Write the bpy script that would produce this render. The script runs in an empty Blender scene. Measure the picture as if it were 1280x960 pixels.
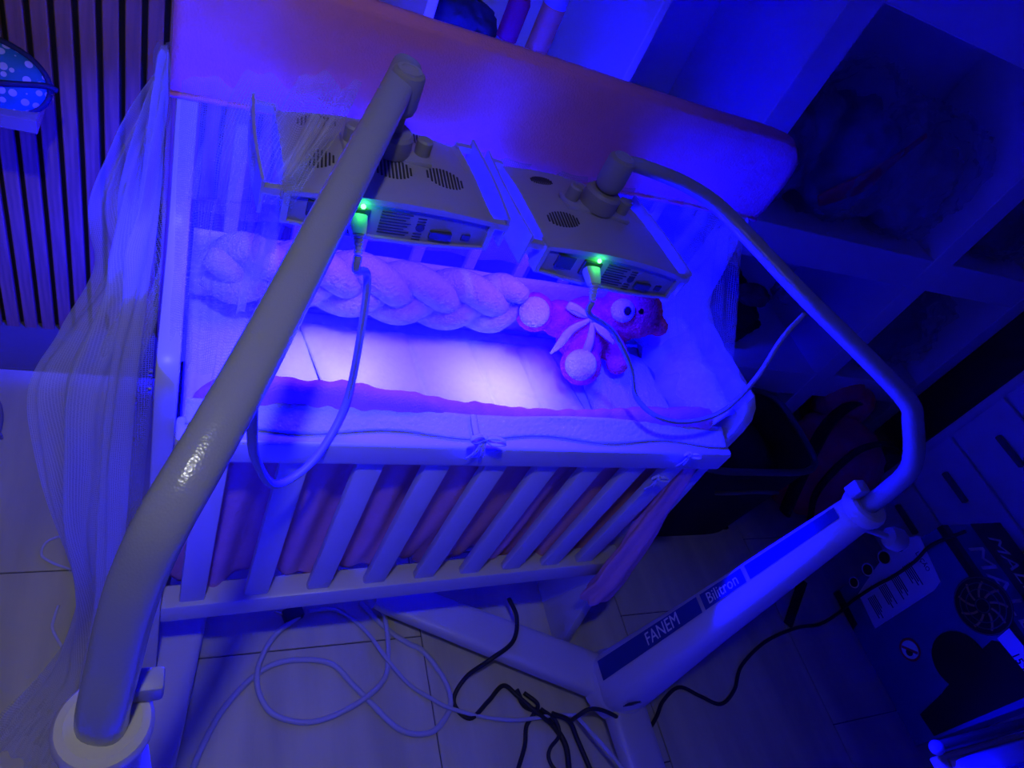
import bpy, bmesh, math, random
from mathutils import Vector, Matrix, Euler, noise

# ------------------------------------------------------------------ camera, world, lights
scene = bpy.context.scene
C = scene.collection
CAM = Vector((-0.0099, -0.6255, 1.7321))
EUL = Euler((0.7573, -0.38845, -0.25889), 'XYZ')
FPX = 857.8
cam_d = bpy.data.cameras.new('camera')
cam_d.sensor_width = 36.0
cam_d.lens = FPX / 1280.0 * 36.0
cam_d.clip_start = 0.02
cam = bpy.data.objects.new('camera', cam_d)
cam.location = CAM
cam.rotation_euler = EUL
C.objects.link(cam)
scene.camera = cam

world = bpy.data.worlds.new('world')
scene.world = world
world.use_nodes = True
world.node_tree.nodes['Background'].inputs[0].default_value = (0.02, 0.02, 0.05, 1)
world.node_tree.nodes['Background'].inputs[1].default_value = 0.05

# dim neutral ceiling downlight above the viewer
def light(name, kind, loc, energy, color, rot=(0, 0, 0), **kw):
    d = bpy.data.lights.new(name, kind)
    d.energy = energy
    d.color = color
    for k, v in kw.items():
        setattr(d, k, v)
    o = bpy.data.objects.new(name, d)
    o.location = loc
    o.rotation_euler = rot
    C.objects.link(o)
    return o
def aim(o, target):
    o.rotation_euler = (Vector(target) - o.location).to_track_quat('-Z', 'Y').to_euler()

DOWN = (-0.10, -0.55, 2.56)
spot = light('ceiling_downlight_beam', 'SPOT', DOWN, 20.0, (0.97, 0.98, 1.0),
             spot_size=math.radians(122), spot_blend=1.0, shadow_soft_size=0.045)
aim(spot, (-0.95, 0.12, 0.0))

LED_COL = (0.0003, 0.0001, 1.0)     # deep blue therapy light, spreading wide
LED_POWER = 390.0
BEAM_COL = (0.42, 0.40, 1.0)        # added pale beam that whitens the pool on the bed pad
BEAM_POWER = 0.13
vs = scene.view_settings
vs.view_transform = 'Standard'
vs.look = 'None'
vs.gamma = 1.0
vs.use_curve_mapping = False
vs.exposure = 0.0

RM = EUL.to_matrix()
def ray(px, py):
    return RM @ Vector(((px - 640) / FPX, -(py - 480) / FPX, -1))
def H(px, py, ax, v):
    """the point where the view through a photo pixel meets the plane axis = v"""
    d = ray(px, py)
    t = (v - CAM[ax]) / d[ax]
    return CAM + d * t
def HZ(px, py, z=0.0): return H(px, py, 2, z)
def HY(px, py, y): return H(px, py, 1, y)
def HX(px, py, x): return H(px, py, 0, x)

# ------------------------------------------------------------------ materials
MATS = {}
def new_mat(name):
    m = bpy.data.materials.new(name)
    m.use_nodes = True
    nt = m.node_tree
    return m, nt, nt.nodes['Principled BSDF']
def mat(name, col, rough=0.5, metal=0.0, var=0.0, vscale=8.0, bump=0.0, bscale=60.0, spec=0.5, coat=0.0, sheen=0.0, stretch=(1, 1, 1), col2=None, sss=0.0):
    if name in MATS: return MATS[name]
    m, nt, b = new_mat(name)
    b.inputs['Base Color'].default_value = (*col, 1)
    b.inputs['Roughness'].default_value = rough
    b.inputs['Metallic'].default_value = metal
    b.inputs['Specular IOR Level'].default_value = spec
    b.inputs['Coat Weight'].default_value = coat
    b.inputs['Sheen Weight'].default_value = sheen
    tc = None
    if var > 0 or bump > 0:
        tc = nt.nodes.new('ShaderNodeTexCoord')
        mp = nt.nodes.new('ShaderNodeMapping')
        mp.inputs['Scale'].default_value = stretch
        nt.links.new(tc.outputs['Object'], mp.inputs['Vector'])
    if var > 0:
        n = nt.nodes.new('ShaderNodeTexNoise')
        n.inputs['Scale'].default_value = vscale
        n.inputs['Detail'].default_value = 5
        nt.links.new(mp.outputs[0], n.inputs['Vector'])
        r = nt.nodes.new('ShaderNodeValToRGB')
        c2 = col2 if col2 else tuple(max(0, c * (1 - var)) for c in col)
        r.color_ramp.elements[0].position = 0.35
        r.color_ramp.elements[1].position = 0.65
        r.color_ramp.elements[0].color = (*c2, 1)
        r.color_ramp.elements[1].color = (*col, 1)
        nt.links.new(n.outputs['Fac'], r.inputs['Fac'])
        nt.links.new(r.outputs['Color'], b.inputs['Base Color'])
    if bump > 0:
        n = nt.nodes.new('ShaderNodeTexNoise')
        n.inputs['Scale'].default_value = bscale
        n.inputs['Detail'].default_value = 3
        nt.links.new(mp.outputs[0], n.inputs['Vector'])
        bp = nt.nodes.new('ShaderNodeBump')
        bp.inputs['Strength'].default_value = bump
        bp.inputs['Distance'].default_value = 0.01
        nt.links.new(n.outputs['Fac'], bp.inputs['Height'])
        nt.links.new(bp.outputs['Normal'], b.inputs['Normal'])
    MATS[name] = m
    return m
def emit(name, col, strength):
    m, nt, b = new_mat(name)
    b.inputs['Base Color'].default_value = (*col, 1)
    b.inputs['Emission Color'].default_value = (*col, 1)
    b.inputs['Emission Strength'].default_value = strength
    return m

def net_mat(name, fac, cell, contrast=0.5):
    """tulle: threads on a fine honeycomb, the holes see-through"""
    m, nt, b = new_mat(name)
    nt.nodes.remove(b)
    out = nt.nodes['Material Output']
    tr = nt.nodes.new('ShaderNodeBsdfTransparent')
    di = nt.nodes.new('ShaderNodeBsdfDiffuse'); di.inputs['Color'].default_value = (.86, .86, .84, 1)
    tl = nt.nodes.new('ShaderNodeBsdfTranslucent'); tl.inputs['Color'].default_value = (.86, .86, .84, 1)
    ms = nt.nodes.new('ShaderNodeMixShader'); ms.inputs[0].default_value = .4
    nt.links.new(di.outputs[0], ms.inputs[1]); nt.links.new(tl.outputs[0], ms.inputs[2])
    tc = nt.nodes.new('ShaderNodeTexCoord')
    vo = nt.nodes.new('ShaderNodeTexVoronoi'); vo.feature = 'DISTANCE_TO_EDGE'
    vo.inputs['Scale'].default_value = 1.0 / cell
    vo.inputs['Randomness'].default_value = 0.25
    nt.links.new(tc.outputs['UV'], vo.inputs['Vector'])
    mr = nt.nodes.new('ShaderNodeMapRange')
    mr.inputs['From Min'].default_value = 0.03; mr.inputs['From Max'].default_value = 0.28
    mr.inputs['To Min'].default_value = min(1, fac * (1 + contrast)); mr.inputs['To Max'].default_value = fac * (1 - contrast)
    nt.links.new(vo.outputs['Distance'], mr.inputs['Value'])
    mx = nt.nodes.new('ShaderNodeMixShader')
    nt.links.new(mr.outputs[0], mx.inputs[0])
    nt.links.new(tr.outputs[0], mx.inputs[1]); nt.links.new(ms.outputs[0], mx.inputs[2])
    nt.links.new(mx.outputs[0], out.inputs['Surface'])
    MATS[name] = m
    return m

def film_mat(name, col, alpha, rough=.15):
    m, nt, b = new_mat(name)
    b.inputs['Base Color'].default_value = (*col, 1)
    b.inputs['Roughness'].default_value = rough
    b.inputs['Alpha'].default_value = alpha
    return m

white_paint = mat('white crib paint', (.68, .65, .50), .35, var=.04, vscale=5)
white_plastic = mat('cream equipment plastic', (.40, .385, .45), .45, var=.03, vscale=30, bump=.05, bscale=500)
def rod_material():
    m, nt, b = new_mat('textured grey-white rod enamel')
    b.inputs['Base Color'].default_value = (.36, .37, .43, 1)
    b.inputs['Roughness'].default_value = .22
    tc = nt.nodes.new('ShaderNodeTexCoord')
    v = nt.nodes.new('ShaderNodeTexVoronoi'); v.inputs['Scale'].default_value = 420
    nt.links.new(tc.outputs['Object'], v.inputs['Vector'])
    bp = nt.nodes.new('ShaderNodeBump'); bp.inputs['Strength'].default_value = .16; bp.inputs['Distance'].default_value = .001
    nt.links.new(v.outputs['Distance'], bp.inputs['Height']); nt.links.new(bp.outputs['Normal'], b.inputs['Normal'])
    return m
rod_enamel = rod_material()
dark_plastic = mat('dark grey plastic', (.10, .10, .11), .4)
black_rubber = mat('black rubber', (.012, .012, .014), .5)
grey_cable = mat('grey cable sheath', (.55, .55, .54), .45)
dark_grey_cable = mat('mid grey cable sheath', (.30, .30, .30), .45)
pink_cloth = mat('pink cotton', (.80, .27, .46), .9, var=.06, vscale=25, bump=.25, bscale=300, spec=.1)
pink_satin = mat('pink lining cloth', (.80, .36, .36), .6, var=.12, vscale=12, bump=.2, bscale=60)
white_cloth = mat('white cotton', (.74, .72, .80), .9, var=.05, vscale=18, bump=.3, bscale=120, sheen=.2)
white_plush = mat('white plush', (.66, .62, .78), 1.0, var=.08, vscale=40, bump=.5, bscale=180, spec=.1)
mattress_cloth = mat('white mattress sheet', (.70, .68, .78), .9, bump=.25, bscale=40)
cabinet_white = mat('white laminate', (.88, .87, .88), .5, var=.03, vscale=4)
slat_wood = mat('brown slat veneer', (.58, .28, .06), .6, var=.35, vscale=9, stretch=(14, 14, .7))
wall_paint = mat('wall paint', (.22, .21, .20), .9, var=.04, vscale=3)
felt = mat('dark backing felt', (.02, .016, .018), 1.0)
ceiling_paint = mat('ceiling paint', (.42, .42, .42), .95, var=.03, vscale=2)
tile_mat = mat('grey beige porcelain', (.80, .77, .36), .55, var=.22, vscale=3.2, stretch=(3, .5, 1), bump=.04, bscale=80)
grout = mat('grout', (.10, .095, .09), .9, var=.1)
strip_mat = mat('dark brown floor strip', (.20, .17, .055), .75, var=.12, vscale=6)
black_fabric = mat('black woven fabric', (.010, .010, .012), .95, bump=.3, bscale=200)
red_fabric = mat('red nylon', (.90, .03, .10), .6, var=.15, vscale=9, bump=.2, bscale=40)
net_soft = net_mat('mosquito net tulle', .50, .0028, .3)
net_thin = net_mat('mosquito net single layer', .22, .0036, .7)

# ------------------------------------------------------------------ mesh helpers
def shade(me, on=True, angle=None):
    if on:
        for p in me.polygons: p.use_smooth = True
def obj(name, bm, m, parent=None, smooth=False, label=None, kind=None):
    bmesh.ops.recalc_face_normals(bm, faces=bm.faces[:])
    me = bpy.data.meshes.new(name)
    bm.to_mesh(me); bm.free()
    if smooth:
        for p in me.polygons: p.use_smooth = True
        if smooth == 'auto': auto_smooth(me)
    me.materials.append(m)
    o = bpy.data.objects.new(name, me)
    C.objects.link(o)
    attach(o, parent)
    if label: o['label'] = label
    if kind: o['kind'] = kind
    return o
def auto_smooth(me, deg=35):
    lim = math.cos(math.radians(deg))
    bm = bmesh.new(); bm.from_mesh(me)
    for e in bm.edges:
        if len(e.link_faces) == 2 and e.link_faces[0].normal.dot(e.link_faces[1].normal) < lim: e.smooth = False
    bm.to_mesh(me); bm.free()
WM = {}
def world_of(o):
    if o is None: return Matrix()
    return WM.get(o.name, Matrix())
def attach(o, parent, m=None):
    """children are modelled in world coordinates"""
    if parent is not None:
        o.parent = parent
        o.matrix_parent_inverse = world_of(parent).inverted()
    WM[o.name] = m if m else Matrix()
def thing(name, label, cat, loc=(0, 0, 0), group=None):
    o = bpy.data.objects.new(name, None)
    o.empty_display_size = .05
    C.objects.link(o)
    o.location = loc
    WM[o.name] = Matrix.Translation(loc)
    return tag(o, label, cat, group)
def tag(o, label, cat, group=None):
    o['label'] = label; o['category'] = cat
    if group: o['group'] = group
    return o
def struct(o):
    o['kind'] = 'structure'; return o

def add_box(bm, lo, hi, M=None, bevel=0.0, seg=2):
    lo = Vector(lo); hi = Vector(hi)
    r = bmesh.ops.create_cube(bm, size=1.0)
    vs_ = r['verts']
    for v in vs_:
        v.co = Vector((lo[i] + (v.co[i] + .5) * (hi[i] - lo[i]) for i in range(3)))
    if bevel > 0:
        es = list({e for v in vs_ for e in v.link_edges})
        g = bmesh.ops.bevel(bm, geom=es, offset=bevel, segments=seg, affect='EDGES', profile=.5)
        vs_ = list({v for f in g['faces'] for v in f.verts} | {v for v in vs_ if v.is_valid})
    if M is not None:
        for v in vs_: v.co = M @ v.co
    return vs_
def box(lo, hi, M=None, bevel=0.0, seg=2):
    bm = bmesh.new(); add_box(bm, lo, hi, M, bevel, seg); return bm
def smooth_path(pts, n=8, closed=False):
    P = [Vector(p) for p in pts]
    out = []
    m = len(P)
    for i in range(m - 1):
        p0 = P[i - 1] if i > 0 else P[i] * 2 - P[i + 1]
        p1, p2 = P[i], P[i + 1]
        p3 = P[i + 2] if i + 2 < m else P[i + 1] * 2 - P[i]
        for k in range(n):
            t = k / n
            out.append(.5 * ((2 * p1) + (-p0 + p2) * t + (2 * p0 - 5 * p1 + 4 * p2 - p3) * t * t + (-p0 + 3 * p1 - 3 * p2 + p3) * t ** 3))
    out.append(P[-1])
    return out
def add_tube(bm, pts, rad, seg=10, ex=2.0, flat=1.0, up=(0, 0, 1), caps=True):
    pts = [Vector(p) for p in pts]
    n = len(pts)
    rings = []
    prev = None
    for i, p in enumerate(pts):
        t = (pts[min(i + 1, n - 1)] - pts[max(i - 1, 0)])
        if t.length < 1e-9: t = Vector((0, 0, 1))
        t.normalize()
        if prev is None:
            u = Vector(up); u = u - t * u.dot(t)
            if u.length < 1e-4: u = Vector((1, 0, 0)) - t * t.x
            if u.length < 1e-4: u = Vector((0, 1, 0)) - t * t.y
        else:
            u = prev - t * prev.dot(t)
        u.normalize(); prev = u
        w = t.cross(u)
        r = rad(i / (n - 1)) if callable(rad) else rad
        ring = []
        for k in range(seg):
            a = 2 * math.pi * k / seg
            c, s = math.cos(a), math.sin(a)
            cc = math.copysign(abs(c) ** (2 / ex), c); ss = math.copysign(abs(s) ** (2 / ex), s)
            ring.append(bm.verts.new(p + w * (cc * r) + u * (ss * r * flat)))
        rings.append(ring)
    for a, b in zip(rings, rings[1:]):
        for k in range(seg):
            bm.faces.new((a[k], a[(k + 1) % seg], b[(k + 1) % seg], b[k]))
    if caps:
        bm.faces.new(rings[0][::-1]); bm.faces.new(rings[-1])
    return bm
def tube(pts, rad, seg=10, n=8, **kw):
    return add_tube(bmesh.new(), smooth_path(pts, n), rad, seg, **kw)
def add_lathe(bm, prof, M=None, seg=24, close=True):
    rings = []
    M = M or Matrix()
    for r, z in prof:
        rings.append([bm.verts.new(M @ Vector((r * math.cos(2 * math.pi * k / seg), r * math.sin(2 * math.pi * k / seg), z))) for k in range(seg)])
    for a, b in zip(rings, rings[1:]):
        for k in range(seg): bm.faces.new((a[k], a[(k + 1) % seg], b[(k + 1) % seg], b[k]))
    if close:
        bm.faces.new(rings[0][::-1]); bm.faces.new(rings[-1])
    return bm
def lathe(prof, M=None, seg=24): return add_lathe(bmesh.new(), prof, M, seg)
def prism(poly, a, b, plane='YZ', bevel=0.0):
    """polygon extruded along the axis missing from plane, from a to b"""
    bm = bmesh.new()
    def P(u, v, w):
        return Vector((w, u, v)) if plane == 'YZ' else Vector((u, w, v)) if plane == 'XZ' else Vector((u, v, w))
    lo = [bm.verts.new(P(u, v, a)) for u, v in poly]
    hi = [bm.verts.new(P(u, v, b)) for u, v in poly]
    n = len(poly)
    f1 = bm.faces.new(lo); f2 = bm.faces.new(hi[::-1])
    for i in range(n): bm.faces.new((lo[i], lo[(i + 1) % n], hi[(i + 1) % n], hi[i]))
    if bevel > 0:
        bmesh.ops.recalc_face_normals(bm, faces=bm.faces[:])
        es = [e for f in (f1, f2) for e in f.edges]
        bmesh.ops.bevel(bm, geom=es, offset=bevel, segments=2, affect='EDGES', profile=.5)
    return bm
def sheet(fn, nu, nv, thick=0.0, uv=True, close_u=False):
    """surface fn(u, v) for u, v in 0..1, with optional thickness"""
    bm = bmesh.new()
    g = [[bm.verts.new(fn(i / nu, j / nv)) for j in range(nv + 1)] for i in range(nu + 1)]
    lay = bm.loops.layers.uv.new('UVMap') if uv else None
    du = max((g[1][nv // 2].co - g[0][nv // 2].co).length * nu, .01)
    lu = sum((g[i + 1][nv // 2].co - g[i][nv // 2].co).length for i in range(nu))
    lv = sum((g[nu // 2][j + 1].co - g[nu // 2][j].co).length for j in range(nv))
    for i in range(nu):
        for j in range(nv):
            f = bm.faces.new((g[i][j], g[i + 1][j], g[i + 1][j + 1], g[i][j + 1]))
            if uv:
                for l, (a, b) in zip(f.loops, ((i, j), (i + 1, j), (i + 1, j + 1), (i, j + 1))):
                    l[lay].uv = (a / nu * lu, b / nv * lv)
    if thick > 0:
        bmesh.ops.recalc_face_normals(bm, faces=bm.faces[:])
        bmesh.ops.solidify(bm, geom=bm.faces[:], thickness=thick)
    return bm
def nz(p, s=1.0, seed=0.0): return noise.noise(Vector(p) * s + Vector((seed * 7.3, seed * 3.1, seed * 1.7)))
def lerp(a, b, t): return a + (b - a) * t
def poly_at(pts, t):
    """point at parameter t on a polyline of vectors (uniform per segment)"""
    n = len(pts) - 1
    x = min(max(t, 0), 1) * n
    i = min(int(x), n - 1)
    return Vector(pts[i]).lerp(Vector(pts[i + 1]), x - i)
def text_bm(body, size, M, align='LEFT', extrude=0.0003, spacing=1.0, shear=0.0):
    cu = bpy.data.curves.new('lettering', 'FONT')
    cu.body = body; cu.size = size; cu.extrude = extrude; cu.align_x = align; cu.align_y = 'CENTER'
    cu.space_character = spacing; cu.shear = shear; cu.resolution_u = 2
    to = bpy.data.objects.new('lettering', cu)
    C.objects.link(to)
    dg = bpy.context.evaluated_depsgraph_get()
    me = bpy.data.meshes.new_from_object(to.evaluated_get(dg))
    bm = bmesh.new(); bm.from_mesh(me)
    bm.transform(M)
    bpy.data.objects.remove(to); bpy.data.curves.remove(cu); bpy.data.meshes.remove(me)
    return bm
def basis(origin, x, y):
    x = Vector(x).normalized(); y = Vector(y); z = x.cross(y).normalized(); y = z.cross(x)
    M = Matrix((x, y, z)).transposed().to_4x4(); M.translation = Vector(origin); return M

random.seed(4)
PI = math.pi

# ------------------------------------------------------------------ the setting
XL, XR, YF, YB, ZC = -1.6, 3.15, -1.9, 1.0, 2.6
fl = struct(obj('floor', box((XL, YF, -.10), (XR, YB, -.004)), grout))
TW, TL = .64, .64
tile_meshes = {}
col_off = {0: .23, 1: -.0, 2: .30, 3: .12}
i = 0
x = -.02 - TW * 3
while x < XR:
    k = int(round((x + .02) / TW))
    y = (.23 if k % 2 else -.005) - TL * 4
    while y < YB:
        x0, x1, y0, y1 = max(x + .0015, XL), min(x + TW - .0015, XR), max(y + .0015, YF), min(y + TL - .0015, YB)
        if x1 - x0 > .02 and y1 - y0 > .02:
            obj('tile', box((x0, y0, -.02), (x1, y1, 0), bevel=.0012, seg=1), tile_mat, fl)
        y += TL
    x += TW
struct(obj('floor_strip_1', box((XL, .822, 0.0005), (.33, YB, .006), bevel=.002), strip_mat))  # thin flat dark brown strip on the floor along the slatted wall

wb = struct(obj('wall_back', box((XL, YB, 0), (XR, YB + .08, ZC)), felt))
sl = None
x = XL
while x < .325:
    bm = box((0, -.022, .0), (.030, 0, ZC), bevel=.002, seg=1) if sl is None else None
    if sl is None:
        sl = obj('slat', bm, slat_wood, wb); me = sl.data
        sl.location = (x, YB, 0); sl.matrix_parent_inverse = Matrix()
    else:
        o = bpy.data.objects.new('slat', me); C.objects.link(o); o.parent = wb; o.location = (x, YB, 0)
    x += .0415
struct(obj('wall_left', box((XL - .08, YF, 0), (XL, YB, ZC)), wall_paint))
struct(obj('wall_right', box((XR, YF, 0), (XR + .08, YB, ZC)), wall_paint))
struct(obj('wall_front', box((XL, YF - .08, 0), (XR, YF, ZC)), wall_paint))
struct(obj('ceiling', box((XL, YF, ZC), (XR, YB, ZC + .08)), ceiling_paint))
dl = thing('ceiling_downlight', 'small round white recessed downlight in the ceiling above the viewer', 'light', (DOWN[0], DOWN[1], ZC))
M = Matrix.Translation((DOWN[0], DOWN[1], 0))
bm = bmesh.new()
add_lathe(bm, [(.052, ZC - .012), (.052, ZC), (.066, ZC), (.066, ZC - .006), (.060, ZC - .012), (.052, ZC - .012)], M, close=False)
obj('ring', bm, white_plastic, dl, smooth='auto')
attach(spot, dl, Matrix.Translation(spot.location) @ spot.rotation_euler.to_matrix().to_4x4())

# ------------------------------------------------------------------ shelving along the back wall
YC = .60   # front plane of the shelving
su = thing('shelving_unit', 'tall white open shelving unit with thick shelves along the back wall', 'shelves', (1.4, .8, 0))
SH = 2.2
def panel(name, lo, hi, parent, m=None, bevel=.002): return obj(name, box(lo, hi, bevel=bevel, seg=1), m or cabinet_white, parent)
for a, b in ((.335, .353), (.752, .770), (1.132, 1.215), (2.045, 2.135), (2.62, 2.70)):
    panel('divider', (a, YC, 0), (b, YB - .024, SH), su)
panel('back_panel', (.353, YB - .023, 0), (2.62, YB - .005, SH), su)
bays = [(.353, .752), (.770, 1.132), (1.215, 2.045), (2.135, 2.62)]
for k, (a, b) in enumerate(bays):
    for z0, z1 in ((.40, .515), (.94, 1.05), (1.575, 1.69), (2.10, 2.2)):
        if k < 2: z0 = z1 - .03
        panel('shelf', (a, YC + .001, z0), (b, YB - .024, z1), su)

# drawer chest standing in front of the shelving, facing the crib
XD = 2.56
dc = thing('drawer_chest', 'white drawer chest with dark bar handles behind the fan box', 'chest', (2.8, 0, 0))
panel('body', (XD + .018, -.62, .05), (3.10, .385, .90), dc)
panel('top', (XD, -.63, .90), (3.11, .392, .935), dc)
panel('plinth', (XD + .05, -.58, 0), (3.08, .36, .05), dc)
for k, (z0, z1) in enumerate(((.07, .29), (.30, .52), (.53, .75), (.76, .895))):
    for y0, y1 in ((-.10, .345), (-.56, -.112)):
        d = panel('drawer', (XD, y0, z0), (XD + .018, y1, z1), dc, bevel=.003)
        yh = (y0 + y1) / 2 + .06; zh = (z0 + z1) / 2 + .02
        obj('handle', box((XD - .022, yh - .062, zh - .009), (XD, yh + .062, zh + .009), bevel=.004), dark_plastic, d)

# soft lumpy goods for the shelves
def lump(name, label, cat, centre, size, m, seed, rough=.25, sq=2.6, freq=7.0, parts=None, group=None, crease=.35):
    """a crumpled bundle: a squarish ellipsoid resting on its base, with folds"""
    bm = bmesh.new()
    bmesh.ops.create_icosphere(bm, subdivisions=5, radius=1.0)
    cx, cy, z0 = centre
    for v in bm.verts:
        d = v.co.normalized()
        q = (abs(d.x) ** sq + abs(d.y) ** sq + abs(d.z) ** sq) ** (-1 / sq)
        p = d * q
        w = nz(p, freq * .28, seed) * rough + abs(nz(p, freq * .7, seed + 5)) * rough * crease * 1.6 - (1 - abs(nz(p, freq * .45, seed + 9))) ** 6 * rough * crease
        p *= 1 + w
        v.co = Vector((cx + p.x * size[0] / 2, cy + p.y * size[1] / 2, z0 + (max(p.z, -.92) + .92) * size[2] / 1.92))
    o = obj(name, bm, m, smooth=True)
    return tag(o, label, cat, group)
def film_over(name, parent, centre, size, seed, m):
    bm = bmesh.new()
    bmesh.ops.create_icosphere(bm, subdivisions=5, radius=1.0)
    cx, cy, z0 = centre
    for v in bm.verts:
        d = v.co.normalized()
        q = (abs(d.x) ** 3 + abs(d.y) ** 3 + abs(d.z) ** 3) ** (-1 / 3)
        p = d * q
        w = nz(p, 1.5, seed) * .12 + (1 - abs(nz(p, 2.6, seed + 3))) ** 5 * .16 - (1 - abs(nz(p, 4.3, seed + 6))) ** 5 * .08
        p *= 1.02 + w
        v.co = Vector((cx + p.x * size[0] / 2, cy + p.y * size[1] / 2, z0 + .002 + (max(p.z, -.95) + .95) * size[2] / 1.95))
    return obj(name, bm, m, parent, smooth=True)
film = film_mat('clear polythene film', (.65, .62, .66), .24, .15)
navy = mat('navy cloth', (.03, .035, .12), .8, var=.3, vscale=10, bump=.3, bscale=30)
wine = mat('wine red cloth', (.30, .02, .03), .8, var=.3, vscale=8, bump=.3, bscale=30)
plum = mat('plum cloth', (.16, .05, .10), .8, var=.3, vscale=8, bump=.3, bscale=30)
redc = mat('bright red cloth', (.42, .015, .02), .7, var=.2, vscale=8, bump=.3, bscale=30)
lilac = mat('pale lilac cloth', (.30, .26, .30), .8, var=.2, vscale=8, bump=.3, bscale=30)
tanc = mat('tan label paper', (.85, .40, .012), .6, var=.1, vscale=20)

def bag(label, X0, X1, Y0, Y1, z0, h, m, seed, group=None):
    c = ((X0 + X1) / 2, (Y0 + Y1) / 2, z0)
    r = thing('plastic_bag', label, 'bag', c, group)
    o = lump('contents', '', '', c, ((X1 - X0) * .78, (Y1 - Y0) * .8, h * .82), m, seed, .22)
    del o['label']; del o['category']
    attach(o, r)
    film_over('film', r, c, (X1 - X0, Y1 - Y0, h), seed + 2, film)
    return r
bag('clear plastic bag of plum cloth against the thick divider on the middle shelf', 1.235, 1.46, .66, .93, 1.05, .30, plum, 1)
rb = bag('clear plastic bag of navy cloth with a red stripe on the middle shelf', 1.48, 1.74, .63, .94, 1.05, .36, navy, 2)
bm = tube([(1.50, .645, 1.12), (1.57, .632, 1.20), (1.60, .632, 1.26), (1.66, .645, 1.36)], lambda t: .022 + .012 * math.sin(t * 5), 10, flat=.3, up=(0, 1, 0))
obj('red_band', bm, redc, rb, smooth=True, label='bright red cloth band inside the bag')
bag('clear plastic bag of lilac cloth standing at the right of the middle shelf', 1.76, 2.03, .64, .93, 1.05, .33, lilac, 3)
bag('clear plastic bag of dark cloth in the narrow bay beside the thick post', 2.16, 2.58, .65, .94, 1.05, .28, black_fabric, 4)
bag('clear plastic bag of pale cloth on the highest shelf', 1.62, 2.02, .63, .93, 1.69, .26, lilac, 5)
lump('folded_blanket', 'dark rumpled blanket on the low shelf beside the crib end', 'blanket', (1.50, .80, .515), (.46, .34, .22), black_fabric, 6, .2)
bag('clear plastic bag of navy cloth in the low corner bay', 2.15, 2.60, .64, .94, .515, .33, navy, 7)
for k, (px, py, s, m_, lab) in enumerate(((928, 384, .075, plum, 'small plum cloth roll on the dark blanket'), (938, 372, .06, lilac, 'small lilac cloth roll on the dark blanket'), (962, 393, .085, lilac, 'larger lilac cloth roll on the dark blanket'))):
    p = HY(px, py, .70 + .02 * k)
    lump('cloth_roll', lab, 'cloth', (p.x, p.y, .71), (s * 1.5, s, s * .8), m_, 20 + k, .12)
lump('dark_handbag', 'dark soft handbag on the shelf beside the gold bottle', 'bag', (.465, .84, 1.05), (.19, .20, .22), navy, 8, .16)
# bottle with a tan label
p = HY(672, 58, .70)
bx_, by_ = p.x, p.y
k_ = (p.z - 1.05) / .066
bt = thing('lotion_bottle', 'white bottle with tan label and pale cap on the open shelf', 'bottle', (bx_, by_, 1.05))
M = Matrix.Translation((bx_, by_, 1.05)) @ Matrix.Diagonal((.68, .68, k_, 1))
obj('body', lathe([(.030, 0), (.034, .006), (.034, .10), (.030, .106), (.016, .109), (.016, .112)], M), white_plastic, bt, smooth='auto')
obj('label_band', lathe([(.0346, .02), (.0346, .092)], M), tanc, bt, smooth='auto', label='tan paper label')
obj('cap', lathe([(.018, .109), (.018, .122), (.012, .125), (.006, .126), (.006, .132)], M), white_plastic, bt, smooth='auto')
q_ = HY(628, 60, .72)
jh = (q_.z - 1.05) / .05
jr = thing('small_jar', 'slim white tub with red lid beside the tan-labelled bottle', 'tub', (q_.x, q_.y, 1.05))
M = Matrix.Translation((q_.x, q_.y, 1.05)) @ Matrix.Diagonal((.8, .8, jh, 1))
obj('body', lathe([(.026, 0), (.028, .004), (.028, .05), (.024, .056)], M), white_plastic, jr, smooth='auto')
obj('lid', lathe([(.027, .056), (.027, .076), (.022, .079)], M), redc, jr, smooth='auto')
lump('folded_cloth', 'dark crumpled cloth lying on the shelf behind the crib rail', 'cloth', (.87, .78, 1.05), (.17, .24, .11), navy, 9, .2)

# black hamper and red sports bag below the shelving
hp = thing('laundry_hamper', 'black fabric laundry hamper with rim and handle beside the crib end', 'hamper', (1.62, .43, 0))
def hamper(u, v):
    a = 2 * PI * u
    r = .86 + .14 * v
    c, s = math.cos(a), math.sin(a)
    e = 2 / 5
    px_ = math.copysign(abs(c) ** e, c); py_ = math.copysign(abs(s) ** e, s)
    w = 1 + .012 * nz((c * 2, s * 2, v * 3), 1, 2)
    return Vector((1.62 + px_ * .27 * r * w, .40 + py_ * .17 * r * w, v * .44))
obj('side', sheet(hamper, 48, 10, .006), black_fabric, hp, smooth='auto')
obj('base', box((1.40, .27, .002), (1.84, .53, .012)), black_fabric, hp)
obj('rim', add_tube(bmesh.new(), [hamper(k / 48, 1.0) for k in range(49)], .011, 8), dark_plastic, hp, smooth=True)
lump('bundle', '', '', (1.62, .40, .24), (.42, .24, .16), black_fabric, 30, .15)
o = bpy.data.objects['bundle']; o.name = 'dark_laundry'; tag(o, 'dark cloth filling the black hamper', 'laundry')
obj('handle', tube([(1.50, .22, .34), (1.52, .20, .37), (1.62, .195, .385), (1.72, .20, .37), (1.74, .22, .34)], .007, 8), dark_plastic, hp, smooth=True)

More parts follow.
